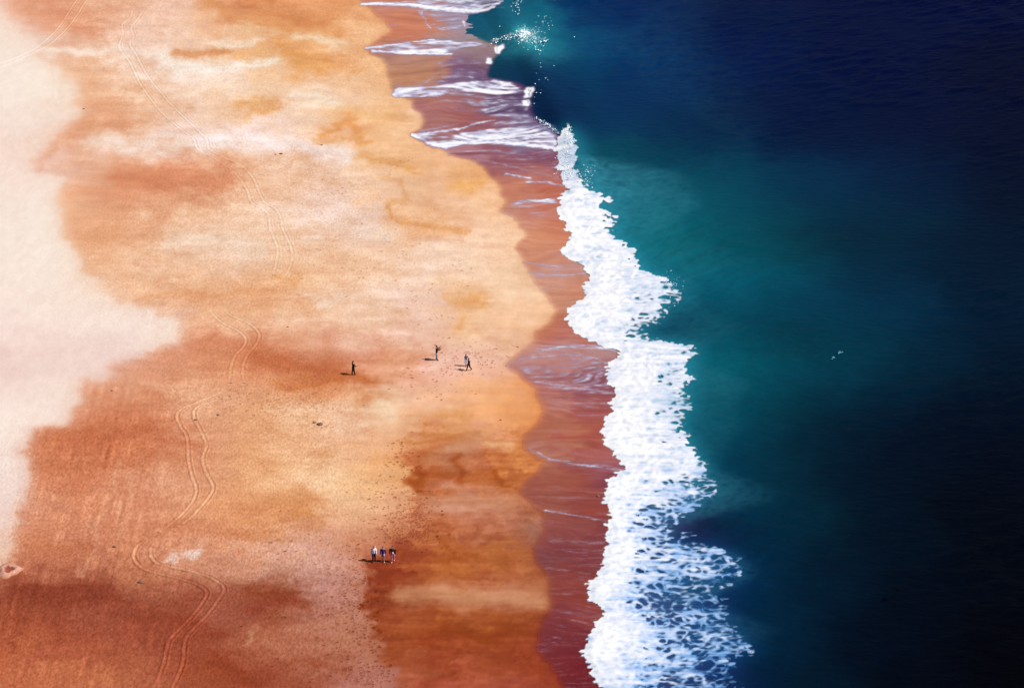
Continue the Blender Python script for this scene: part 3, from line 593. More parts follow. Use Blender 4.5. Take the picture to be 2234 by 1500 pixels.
# the ruts press the sand down
dug = np.zeros((RH, RW), np.float32)
gx = ((X > -80) & (X < -20)).nonzero()[0]
for path, amp in rut_paths:
    q = path[::2]
    lo, hi = q.min(0) - 1, q.max(0) + 1
    sel = gx[(X[gx] > lo[0]) & (X[gx] < hi[0]) & (Y[gx] > lo[1]) & (Y[gx] < hi[1])]
    if len(sel) == 0: continue
    best = np.full(len(sel), 9.0)
    for k in range(0, len(q), 40):
        qq = q[k:k + 41]
        l2, h2 = qq.min(0) - .6, qq.max(0) + .6
        s2 = ((X[sel] > l2[0]) & (X[sel] < h2[0]) & (Y[sel] > l2[1]) & (Y[sel] < h2[1])).nonzero()[0]
        if len(s2) == 0: continue
        d = np.hypot(X[sel[s2]][:, None] - qq[None, :, 0], Y[sel[s2]][:, None] - qq[None, :, 1]).min(1)
        best[s2] = np.minimum(best[s2], d)
    Z[sel] -= .06 * sst(.26, .10, best).astype(np.float32)

def sand_material(name, wet=False):
    m, nt, b = mat_new(name)
    L = nt.links.new
    at_ = nt.nodes.new('ShaderNodeAttribute'); at_.attribute_name = 'tint'
    aw = nt.nodes.new('ShaderNodeAttribute'); aw.attribute_name = 'wetness'
    ag = nt.nodes.new('ShaderNodeAttribute'); ag.attribute_name = 'grain'
    tc = nt.nodes.new('ShaderNodeTexCoord')
    n1 = nt.nodes.new('ShaderNodeTexNoise'); n1.inputs['Scale'].default_value = 3.2; n1.inputs['Detail'].default_value = 4; n1.inputs['Roughness'].default_value = .7
    n2 = nt.nodes.new('ShaderNodeTexNoise'); n2.inputs['Scale'].default_value = .55; n2.inputs['Detail'].default_value = 5; n2.inputs['Roughness'].default_value = .6
    mp = nt.nodes.new('ShaderNodeMapping'); mp.inputs['Scale'].default_value = (1.4, .6, 1)
    L(tc.outputs['Object'], mp.inputs['Vector']); L(mp.outputs[0], n1.inputs['Vector']); L(mp.outputs[0], n2.inputs['Vector'])
    ma = nt.nodes.new('ShaderNodeMath'); ma.operation = 'SUBTRACT'; L(n1.outputs['Fac'], ma.inputs[0]); ma.inputs[1].default_value = .5
    mb = nt.nodes.new('ShaderNodeMath'); mb.operation = 'MULTIPLY'; L(ma.outputs[0], mb.inputs[0]); L(ag.outputs['Fac'], mb.inputs[1])
    mc = nt.nodes.new('ShaderNodeMath'); mc.operation = 'MULTIPLY_ADD'; L(mb.outputs[0], mc.inputs[0]); mc.inputs[1].default_value = 1.9; mc.inputs[2].default_value = 1.0
    md = nt.nodes.new('ShaderNodeMath'); md.operation = 'MULTIPLY_ADD'; L(n2.outputs['Fac'], md.inputs[0]); md.inputs[1].default_value = .22; md.inputs[2].default_value = .89
    me_ = nt.nodes.new('ShaderNodeMath'); me_.operation = 'MULTIPLY'; L(mc.outputs[0], me_.inputs[0]); L(md.outputs[0], me_.inputs[1])
    # a darker grain is also a redder one
    pw = nt.nodes.new('ShaderNodeCombineXYZ')
    for k, e in enumerate((.8, 1.15, 1.4)):
        p = nt.nodes.new('ShaderNodeMath'); p.operation = 'POWER'; L(me_.outputs[0], p.inputs[0]); p.inputs[1].default_value = e
        L(p.outputs[0], pw.inputs[k])
    mu = nt.nodes.new('ShaderNodeVectorMath'); mu.operation = 'MULTIPLY'; L(at_.outputs['Color'], mu.inputs[0]); L(pw.outputs[0], mu.inputs[1])
    L(mu.outputs[0], b.inputs['Base Color'])
    r = nt.nodes.new('ShaderNodeMapRange'); L(aw.outputs['Fac'], r.inputs['Value'])
    r.inputs['To Min'].default_value = .95; r.inputs['To Max'].default_value = .42
    L(r.outputs[0], b.inputs['Roughness'])
    b.inputs['Specular IOR Level'].default_value = .06
    bp = nt.nodes.new('ShaderNodeBump'); bp.inputs['Distance'].default_value = .05
    bs = nt.nodes.new('ShaderNodeMath'); bs.operation = 'MULTIPLY'; L(ag.outputs['Fac'], bs.inputs[0]); bs.inputs[1].default_value = .5
    L(bs.outputs[0], bp.inputs['Strength']); L(n1.outputs['Fac'], bp.inputs['Height']); L(bp.outputs[0], b.inputs['Normal'])
    return m
M_sand = sand_material('sand')
sand = mesh_obj('sand_beach', np.stack([X, Y, Z], 1), grid_faces(len(xs), len(ys)), M_sand)
col_attr(sand.data, 'tint', albedo(colr))
f_attr(sand.data, 'wetness', sample(wetness, ci, cj)); f_attr(sand.data, 'grain', gz)
tag(sand, 'broad orange and pale sand beach', kind='structure')

# ------------------------------------------------------------------ backwash: the film of water running down the sand
bxs = steps(-36, 30, .16); bys = steps(170, 392, .24)
X, Y = np.meshgrid(bxs, bys); X = X.ravel(); Y = Y.ravel()
ci, cj = chart(X, Y)
mw = sample(m_wash, ci, cj); sm = sample(sea_m, ci, cj)
Z = surf_z(X, Y) + .010
keep = (mw > .5) & (sm < .98) & (X < shore_x(Y) + 7)
co, f, cc, ff, f2 = compact(np.stack([X, Y, Z], 1), grid_faces(len(bxs), len(bys), keep), sample(sand_c, ci, cj), sample(fine, ci, cj), sample(fine2, ci, cj))
co[:, 2] += .002 * ff
m, nt, b = mat_new('backwash_water')
L = nt.links.new
a1 = nt.nodes.new('ShaderNodeAttribute'); a1.attribute_name = 'tint'
L(a1.outputs['Color'], b.inputs['Base Color'])
b.inputs['Roughness'].default_value = .26; b.inputs['IOR'].default_value = 1.33; b.inputs['Specular IOR Level'].default_value = .32
tc = nt.nodes.new('ShaderNodeTexCoord'); mp = nt.nodes.new('ShaderNodeMapping'); mp.inputs['Scale'].default_value = (.5, 3.0, 1)
n1 = nt.nodes.new('ShaderNodeTexNoise'); n1.inputs['Scale'].default_value = 1.4; n1.inputs['Detail'].default_value = 4
L(tc.outputs['Object'], mp.inputs['Vector']); L(mp.outputs[0], n1.inputs['Vector'])
bp = nt.nodes.new('ShaderNodeBump'); bp.inputs['Distance'].default_value = .03; bp.inputs['Strength'].default_value = .35
L(n1.outputs['Fac'], bp.inputs['Height']); L(bp.outputs[0], b.inputs['Normal'])
bw = mesh_obj('backwash_water', co, f, m)
col_attr(bw.data, 'tint', albedo(cc))
tag(bw, 'thin reddish brown sheet of backwash over wet sand', kind='structure')

# ------------------------------------------------------------------ sea
wxs = np.concatenate([steps(-26, 90, .22), 90 + far(0, 20, .8, 1.5)])
wys = np.concatenate([172 - far(0, 11, 1, 1.5)[::-1], steps(172, 390, .28), 390 + far(0, 19, 1, 1.5)])
X, Y = np.meshgrid(wxs, wys); X = X.ravel(); Y = Y.ravel()
ci, cj = chart(X, Y)
sm = sample(sea_m, ci, cj)
depthm = np.clip((X - shore_x(Y)) / 14, 0, 1)
swell = blur(stroke([(1075,-60),(1090,30),(1130,90),(1160,130),(1185,190),(1215,245),(1250,300),(1275,380)], 26), 5, 5)
rp = tile(rip, X, Y, .13) * (.62 + .38 * np.clip(tile(dunes, X, Y, .5), -1.4, 2)) + .5 * tile(rip, Y * .83 + X * .25, X * .9 - Y * .2, .30) * .5
wave = (.012 + .040 * depthm) * rp * sst(0, .25, depthm + .06) + .55 * sample(swell, ci, cj)
Z = np.maximum(wave, sand_z(X, Y) + .035)
keep = sm > .4
outer = X > shore_x(Y) + 12
sc_ = mix(sample(sand_c, ci, cj), sample(sea, ci, cj), sst(.30, .88, sample(sea_soft, ci, cj))[:, None]); mk = sample(milk, ci, cj)
seac = albedo(sc_)
hl = sample(halo, ci, cj)[:, None]; dn = sst(1000, 1180, survey(X, Y, 0 * X)[1])[:, None]
seac = mix(seac, np.array([.012, .17, .24], np.float32) * (1 - dn) + np.array([.006, .045, .16], np.float32) * dn, .60 * hl)
seac = mix(seac, np.array([.035, .20, .27], np.float32), np.clip(mk * .5, 0, 1)[:, None])
# ripples lift and lower the colour of the water a little, as the sea's own turbid patches do
co, f, cc = compact(np.stack([X, Y, Z], 1), grid_faces(len(wxs), len(wys), keep | outer), seac)
m, nt, b = mat_new('sea_water')
L = nt.links.new
a1 = nt.nodes.new('ShaderNodeAttribute'); a1.attribute_name = 'tint'
tc = nt.nodes.new('ShaderNodeTexCoord')
mp = nt.nodes.new('ShaderNodeMapping'); mp.inputs['Rotation'].default_value = (0, 0, math.radians(-28)); mp.inputs['Scale'].default_value = (.5, 1.35, 1)
n1 = nt.nodes.new('ShaderNodeTexNoise'); n1.inputs['Scale'].default_value = 1.0; n1.inputs['Detail'].default_value = 5; n1.inputs['Roughness'].default_value = .62
L(tc.outputs['Object'], mp.inputs['Vector']); L(mp.outputs[0], n1.inputs['Vector'])
L(a1.outputs['Color'], b.inputs['Base Color'])
b.inputs['Roughness'].default_value = .32; b.inputs['IOR'].default_value = 1.33; b.inputs['Specular IOR Level'].default_value = .012
bp = nt.nodes.new('ShaderNodeBump'); bp.inputs['Distance'].default_value = .22; bp.inputs['Strength'].default_value = 1.0
L(n1.outputs['Fac'], bp.inputs['Height']); L(bp.outputs[0], b.inputs['Normal'])
sea_o = mesh_obj('sea_water', co, f, m)
col_attr(sea_o.data, 'tint', cc)
tag(sea_o, 'deep teal and navy sea', kind='structure')

# ------------------------------------------------------------------ foam
def foam_material(name, thin=False):
    m, nt, b = mat_new(name)
    L = nt.links.new
    a1 = nt.nodes.new('ShaderNodeAttribute'); a1.attribute_name = 'cover'
    a2 = nt.nodes.new('ShaderNodeAttribute'); a2.attribute_name = 'tint'
    tc = nt.nodes.new('ShaderNodeTexCoord'); mp = nt.nodes.new('ShaderNodeMapping'); mp.inputs['Scale'].default_value = (.55, 1.5, 1)
    n1 = nt.nodes.new('ShaderNodeTexNoise'); n1.inputs['Scale'].default_value = 2.6; n1.inputs['Detail'].default_value = 6; n1.inputs['Roughness'].default_value = .72
    L(tc.outputs['Object'], mp.inputs['Vector']); L(mp.outputs[0], n1.inputs['Vector'])
    nv = nt.nodes.new('ShaderNodeMath'); nv.operation = 'MULTIPLY_ADD'; L(n1.outputs['Fac'], nv.inputs[0]); nv.inputs[1].default_value = .30; nv.inputs[2].default_value = .85
    vm = nt.nodes.new('ShaderNodeVectorMath'); vm.operation = 'SCALE'; L(a2.outputs['Color'], vm.inputs[0]); L(nv.outputs[0], vm.inputs['Scale'])
    L(vm.outputs[0], b.inputs['Base Color'])
    b.inputs['Roughness'].default_value = .8; b.inputs['Specular IOR Level'].default_value = .15
    # bubbles open the thin places
    k = nt.nodes.new('ShaderNodeMath'); k.operation = 'SUBTRACT'; L(n1.outputs['Fac'], k.inputs[0]); k.inputs[1].default_value = .5
    k2 = nt.nodes.new('ShaderNodeMath'); k2.operation = 'MULTIPLY_ADD'; L(k.outputs[0], k2.inputs[0]); k2.inputs[1].default_value = .45 if not thin else .7; L(a1.outputs['Fac'], k2.inputs[2])
    r = nt.nodes.new('ShaderNodeMapRange'); r.interpolation_type = 'SMOOTHSTEP'; L(k2.outputs[0], r.inputs['Value'])
    r.inputs['From Min'].default_value = .03 if not thin else .02; r.inputs['From Max'].default_value = .95 if not thin else .95
    L(r.outputs[0], b.inputs['Alpha'])
    bp = nt.nodes.new('ShaderNodeBump'); bp.inputs['Distance'].default_value = .08; bp.inputs['Strength'].default_value = .28 if not thin else .1
    L(n1.outputs['Fac'], bp.inputs['Height']); L(bp.outputs[0], b.inputs['Normal'])
    return m
fxs = steps(2, 27, .11); fys = steps(174, 386, .2)
fxs = steps(2, 30, .11)
X, Y = np.meshgrid(fxs, fys); X = X.ravel(); Y = Y.ravel()
ci, cj = chart(X, Y)
fc = sample(foam, ci, cj); tk = sample(thick, ci, cj); rd = sample(rid, ci, cj)
Z = base_z(X, Y) + relief(X, Y) + .03 + sst(.5, 1.15, tk) * (.12 + .030 * tile(lumps, X, Y, .18) + .03 * rd)
rp = tile(rip, X, Y, .13) * (.62 + .38 * np.clip(tile(dunes, X, Y, .5), -1.4, 2)) + .5 * tile(rip, Y * .83 + X * .25, X * .9 - Y * .2, .30) * .5; dm = np.clip((X - shore_x(Y)) / 14, 0, 1)
Z = np.maximum(Z, (.012 + .040 * dm) * rp * sst(0, .25, dm + .06) + .55 * sample(swell, ci, cj) + .03 + .10 * tk)
co, f, c1, c2 = compact(np.stack([X, Y, Z], 1), grid_faces(len(fxs), len(fys), fc > .03), fc, sample(foam_c, ci, cj))
surf = mesh_obj('surf_foam', co, f, foam_material('surf_foam'))
f_attr(surf.data, 'cover', c1); col_attr(surf.data, 'tint', albedo(c2) * 1.04)
tag(surf, 'thick white surf foam with a torn lacy seaward edge', kind='stuff')

txs = steps(-36, 26, .13); tys = steps(174, 392, .2)
X, Y = np.meshgrid(txs, tys); X = X.ravel(); Y = Y.ravel()
ci, cj = chart(X, Y)
tn = sample(thin, ci, cj)
Z = surf_z(X, Y) + .018 + .010 * np.clip(tn, 0, 1)
Z = np.maximum(Z, np.where(sample(sea_m, ci, cj) > .02, np.maximum(sand_z(X, Y) + .035, .06) + .05 + .58 * sample(swell, ci, cj), -9))
co, f, c1, c2 = compact(np.stack([X, Y, Z], 1), grid_faces(len(txs), len(tys), tn > .06), tn, sample(thin_c, ci, cj))
lace = mesh_obj('foam_streaks', co, f, foam_material('foam_streaks', True))
f_attr(lace.data, 'cover', c1); col_attr(lace.data, 'tint', albedo(c2))
tag(lace, 'thin pale foam streaks trailing down the wet sand', kind='stuff')

# ------------------------------------------------------------------ tyre tracks
prof_o = np.array([-.34, -.26, -.19, -.12, -.05, .05, .12, .19, .26, .34]) * 1.15
prof_h = np.array([.004, .026, .052, .012, -.025, -.025, .012, .052, .026, .004])
rs = np.random.RandomState(5)
for path, amp in rut_paths:
    n = len(path)
    d = np.gradient(path, axis=0); d /= np.linalg.norm(d, axis=1)[:, None] + 1e-9
    nrm = np.stack([d[:, 1], -d[:, 0]], 1)
    fade = np.clip(np.minimum(np.arange(n), n - 1 - np.arange(n)) / 18.0, 0, 1)
    wob = 1 + .25 * np.interp(np.arange(n), np.arange(0, n + 6, 6), rs.randn(len(np.arange(0, n + 6, 6))))
    P = path[:, None, :] + nrm[:, None, :] * prof_o[None, :, None]
    px, py = P[..., 0].ravel(), P[..., 1].ravel()
    hh = (prof_h[None, :] * (fade * wob * amp)[:, None]).ravel()
    z = surf_z(px, py) + np.where(hh > 0, hh, np.maximum(hh, -.04)) + .004
    ci, cj = chart(px, py)
    c = sample(sand_c, ci, cj)
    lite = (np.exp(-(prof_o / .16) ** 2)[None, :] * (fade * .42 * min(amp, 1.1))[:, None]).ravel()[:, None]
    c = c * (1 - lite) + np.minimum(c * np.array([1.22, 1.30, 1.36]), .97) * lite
    o = mesh_obj('tyre_track', np.stack([px, py, z], 1), grid_faces(len(prof_o), n), M_sand)
    col_attr(o.data, 'tint', albedo(c)); f_attr(o.data, 'wetness', np.zeros(len(px))); f_attr(o.data, 'grain', sample(grain_amt, ci, cj))
    tag(o, kind='structure')

# ------------------------------------------------------------------ footprints: small pits with raised rims
CLUST = [("scattered footprints on the tawny sand left of centre", [(615,885,60,14,150),(692,925,16,5,22),(590,850,90,18,60)]),
 ("footprints round the walkers near the middle of the beach", [(980,770,50,16,34),(1050,775,32,12,40),(1000,812,45,7,26),(968,697,20,8,14),(1070,795,16,8,14),(920,800,30,16,26),(900,850,60,16,30)]),
 ("dense footprints where the dry sand meets the wet band", [(905,1130,22,26,150),(885,1165,36,14,110),(850,1110,40,28,90),(870,1000,22,30,70),(925,1170,16,10,34)]),
 ("footprints along the left edge of the dark wet sand", [(775,1290,28,34,120),(790,1390,26,40,120),(812,1478,26,16,130),(690,1420,80,60,45),(640,1180,130,40,40),(730,1220,60,26,30)]),
 ("faint footprints on the pale middle sand", [(760,560,110,40,90),(1010,590,40,20,20),(900,640,60,20,26),(700,430,60,40,40),(860,360,40,14,16)])]
for lab, cl in CLUST:
    P = []
    for u, v, su_, sv_, n in cl:
        for _ in range(n): P.append(at(u + rs.randn() * su_, v + rs.randn() * sv_) + (rs.rand(),))
    P = np.array(P)
    ang = rs.rand(len(P)) * 6.28; sz = (.055 + .085 * rs.rand(len(P)) ** 2.5); pale_k = .45 if 'faint' in lab or 'scattered' in lab else .66
    K = 8; th = np.arange(K) / K * 2 * math.pi
    V = []; F = []; C = []; 
    ci, cj = chart(P[:, 0], P[:, 1]); cs = sample(sand_c, ci, cj)
    for k in range(len(P)):
        ca, sa = math.cos(ang[k]), math.sin(ang[k])
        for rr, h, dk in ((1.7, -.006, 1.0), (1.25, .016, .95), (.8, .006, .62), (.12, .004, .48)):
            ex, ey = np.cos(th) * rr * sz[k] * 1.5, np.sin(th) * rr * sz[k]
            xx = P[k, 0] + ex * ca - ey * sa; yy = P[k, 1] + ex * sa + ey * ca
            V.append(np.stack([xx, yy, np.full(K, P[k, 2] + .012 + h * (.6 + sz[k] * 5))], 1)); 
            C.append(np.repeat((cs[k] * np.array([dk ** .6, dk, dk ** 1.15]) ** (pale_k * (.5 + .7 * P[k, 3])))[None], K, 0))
        b0 = k * 4 * K
        for r in range(3):
            for i in range(K):
                i2 = (i + 1) % K
                F.append((b0 + r * K + i, b0 + r * K + i2, b0 + (r + 1) * K + i2, b0 + (r + 1) * K + i))
        F.append((b0 + 3 * K, b0 + 3 * K + 2, b0 + 3 * K + 4, b0 + 3 * K + 6))
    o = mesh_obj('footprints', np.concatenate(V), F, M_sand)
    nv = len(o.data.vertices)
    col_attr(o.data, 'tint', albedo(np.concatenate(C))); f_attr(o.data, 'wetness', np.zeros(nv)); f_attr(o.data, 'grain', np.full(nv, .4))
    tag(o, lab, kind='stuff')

# ------------------------------------------------------------------ pit in the sand by the left edge
px, py, pz = at(20, 1244)
rr = np.array([0, .25, .42, .6, .85, 1.15]); hh = np.array([.0, .01, .10, .22, .12, -.01]) 
K = 28; V = []; C = []
base = sample(sand_c, *chart(np.array([px]), np.array([py])))[0]
for r, h in zip(rr, hh):
    for i in range(K):
        t = i / K * 2 * math.pi; w = 1 + .16 * math.sin(3 * t + 1) + .08 * math.sin(7 * t)
        V.append((px + r * w * math.cos(t), py + r * w * math.sin(t) * 1.15, pz + .02 + h * (1 + .25 * math.sin(5 * t + r * 9))))
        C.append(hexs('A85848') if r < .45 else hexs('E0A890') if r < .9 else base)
F = [(a * K + i, a * K + (i + 1) % K, (a + 1) * K + (i + 1) % K, (a + 1) * K + i) for a in range(len(rr) - 1) for i in range(K)]
pit = mesh_obj('sand_pit', V, F, M_sand)
col_attr(pit.data, 'tint', albedo(np.array(C))); f_attr(pit.data, 'wetness', np.zeros(len(V))); f_attr(pit.data, 'grain', np.full(len(V), .6))
tag(pit, 'hollow dug in the sand with a raised pale rim', kind='structure')

# ------------------------------------------------------------------ blobs: stones, spray
ico = bmesh.new(); bmesh.ops.create_icosphere(ico, subdivisions=2, radius=1)
ICO_V = np.array([v.co[:] for v in ico.verts]); ICO_F = np.array([[v.index for v in f.verts] for f in ico.faces]); ico.free()
ic1 = bmesh.new(); bmesh.ops.create_icosphere(ic1, subdivisions=1, radius=1)
IC1_V = np.array([v.co[:] for v in ic1.verts]); IC1_F = np.array([[v.index for v in f.verts] for f in ic1.faces]); ic1.free()
M_stone = plain('dark_stone', (.15, .075, .05), .85)
STONES = [(183,238,.17,'small dark stone just right of the pale dry sand, upper left'),(613,336,.24,'dark oval stone on the pale upper sand beside a smaller one'),
 (601,337,.13,'tiny dark stone lying left of the larger oval one'),(702,317,.17,'small dark stone on the whitish band of sand'),
 (698,926,.34,'dark lump of driftwood debris amid scattered footprints'),(686,922,.2,'smaller dark lump just left of the debris amid footprints'),
 (250,1192,.2,'small dark stone left of the bend in the tyre tracks'),(307,1270,.26,'dark flat stone below the bend in the tyre tracks'),
 (244,852,.14,'small dark stone under the stepped edge of pale sand'),(476,905,.16,'small brown stone beside the pale sand right of the tracks'),
 (427,916,.2,'dark stone at the inside of the tyre track bend'),(965,1114,.14,'dark fleck of weed on the wet ochre sand'),(1092,916,.13,'dark fleck of weed near the backwash edge'),
 (1305,1082,.2,'dark stone in the red backwash beside the foam front'),(628,713,.12,'tiny dark stone on the sand above the red brown band')]
for u, v, s, lab in STONES:
    x, y, z = at(u, v)
    V = ICO_V * (1 + .22 * rs.randn(len(ICO_V))[:, None] * .6)
    V = V * np.array([s * 1.0, s * .7, s * .45]) + np.array([x, y, z + s * .2])
    o = mesh_obj('stone', V, ICO_F, M_stone)
    tag(o, lab, 'stone', 'small dark things lying on the sand')
M_drop = plain('spray_water', (.62, .76, .80), .5, .4)
def spray(name, lab, items, mat=None):
    V = []; F = []; n = 0
    for u, v, z, s in items:
        x, y = ground(u, v, z)
        V.append(IC1_V * (s * (1 + .3 * rs.randn(len(IC1_V))[:, None] * .5)) * np.array([1.3, 1, .8]) + np.array([x, y, z])); F.append(IC1_F + n); n += len(IC1_V)
    o = mesh_obj(name, np.concatenate(V), np.concatenate(F), mat or M_drop)
    tag(o, lab, kind='stuff')
it = []
for _ in range(700):
    a = rs.randn(2); it.append((1150 + a[0] * 14, 78 + a[1] * 9, .6 + .5 * rs.rand(), .018 + .055 * rs.rand() ** 3))
for _ in range(40): it.append((1140 + 7 * rs.randn(), 74 + 7 * rs.randn(), .9, .04 + .12 * rs.rand() ** 2))
for _ in range(26): it.append((1142 + 4 * rs.randn(), 75 + 4 * rs.randn(), .9, .08 + .12 * rs.rand()))
for t in np.linspace(0, 1, 60): it.append((1075 + 65 * t + 2.5 * rs.randn(), 90 - 16 * t + 3 * rs.randn(), .6, .04 + .10 * rs.rand() ** 2))
for _ in range(45): it.append((1160 + 32 * rs.rand(), 92 + 9 * rs.randn(), .4, .04 + .10 * rs.rand() ** 2))
for _ in range(26): it.append((1165 + 40 * rs.rand(), 35 + 40 * rs.rand(), .6, .03 + .05 * rs.rand()))
for _ in range(26): it.append((1178 + 14 * rs.randn(), 165 + 22 * rs.randn(), .4, .03 + .07 * rs.rand()))
for _ in range(30): it.append((1126 + 7 * rs.randn(), 12 + 12 * rs.randn(), .4, .04 + .08 * rs.rand()))
for u, v in ((1195, 87), (1253, 81), (1188, 196), (1145, 105), (1152, 111), (1090, 58)): it.append((u, v, .3, .10))
spray('breaking_spray', 'white spray thrown up by a small breaking wave', it)
it = [(1240 + 13 * rs.randn() * (.3 + t), 274 + 110 * t, .5 + .3 * rs.rand(), .025 + .07 * rs.rand() ** 2) for t in rs.rand(260)]
it += [(1262 + 16 * abs(rs.randn()), 385 + 14 * rs.randn(), .4, .025 + .06 * rs.rand() ** 2) for _ in range(90)]
it += [(1166 + 58 * t + 2 * rs.randn(), 258 + 38 * t ** 1.4 + 2 * rs.randn(), .3, .03 + .07 * rs.rand()) for t in rs.rand(60)]
it += [(1470 + 12 * rs.randn(), 625 + 18 * rs.randn(), .3, .02 + .05 * rs.rand() ** 2) for _ in range(60)]
spray('crest_spray', 'droplets along the curling crest of the breaker', it)
it = [(1832 + 2 * rs.randn(), 768 + 1.5 * rs.randn(), .1, .05 + .05 * rs.rand()) for _ in range(8)] + [(1818 + 3 * rs.randn(), 780 + 2 * rs.randn(), .1, .04 + .05 * rs.rand()) for _ in range(8)]
spray('whitecap_fleck', 'tiny white fleck of broken water far out on the sea', it, plain('distant_whitecap', (.10, .24, .32), .6, .2))

# ------------------------------------------------------------------ people
def loft(rings, K=12):
    """closed tube through (centre, rx, ry, axis) rings, returns verts and faces"""
    V = []; F = []
    n = len(rings)
    for c, rx, ry, ax in rings:
        ax = Vector(ax).normalized()
        s = Vector((1, 0, 0)); s = (s - ax * s.dot(ax))
        if s.length < .2: s = Vector((0, 1, 0)); s = s - ax * s.dot(ax)
        s.normalize(); t = ax.cross(s)
        for i in range(K):
            a = i / K * 2 * math.pi
            V.append(Vector(c) + s * (rx * math.cos(a)) + t * (ry * math.sin(a)))
    for r in range(n - 1):
        for i in range(K):
            F.append((r * K + i, r * K + (i + 1) % K, (r + 1) * K + (i + 1) % K, (r + 1) * K + i))
    F.append(tuple(range(K))[::-1]); F.append(tuple((n - 1) * K + i for i in range(K)))
    return V, F
class Parts:
    def __init__(s): s.V = []; s.F = []; s.M = []
    def add(s, V, F, mi=0):
        n = len(s.V); s.V += [tuple(v) for v in V]; s.F += [tuple(i + n for i in f) for f in F]; s.M += [mi] * len(F)
    def tube(s, pts, rad, mi=0, K=10, flat=1.0):
        R = []
        P = [Vector(p) for p in pts]
        for i, p in enumerate(P):
            ax = (P[min(i + 1, len(P) - 1)] - P[max(i - 1, 0)])
            R.append((p, rad[i], rad[i] * flat, ax))
        s.add(*loft(R, K), mi)
    def ell(s, c, r, mi=0, nu=12, nv=8, fn=None):
        V = []; F = []
        for j in range(nv + 1):
            ph = math.pi * j / nv
            for i in range(nu):
                th = 2 * math.pi * i / nu
                p = Vector((math.sin(ph) * math.cos(th), math.sin(ph) * math.sin(th), math.cos(ph)))
                if fn: p = fn(p)
                V.append(Vector(c) + Vector((p.x * r[0], p.y * r[1], p.z * r[2])))
        for j in range(nv):
            for i in range(nu):
                F.append((j * nu + i, (j + 1) * nu + i, (j + 1) * nu + (i + 1) % nu, j * nu + (i + 1) % nu))
        s.add(V, F, mi)
    def obj(s, name, mats, parent):
        me = bpy.data.meshes.new(name); me.from_pydata(s.V, [], s.F)
        for m_ in mats: me.materials.append(m_)
        me.polygons.foreach_set('material_index', s.M); me.polygons.foreach_set('use_smooth', [True] * len(s.F))
        me.update()
        o = bpy.data.objects.new(name, me); COL.objects.link(o); o.parent = parent
        return o
M_skin = plain('skin', (.30, .16, .10), .6); M_eye = plain('eye', (.02, .015, .01), .3); M_lip = plain('lip', (.28, .09, .07), .5)
CLOTH = {}
def cloth(rgb):
    if rgb not in CLOTH: CLOTH[rgb] = plain('cloth', rgb, .9, .1)
    return CLOTH[rgb]
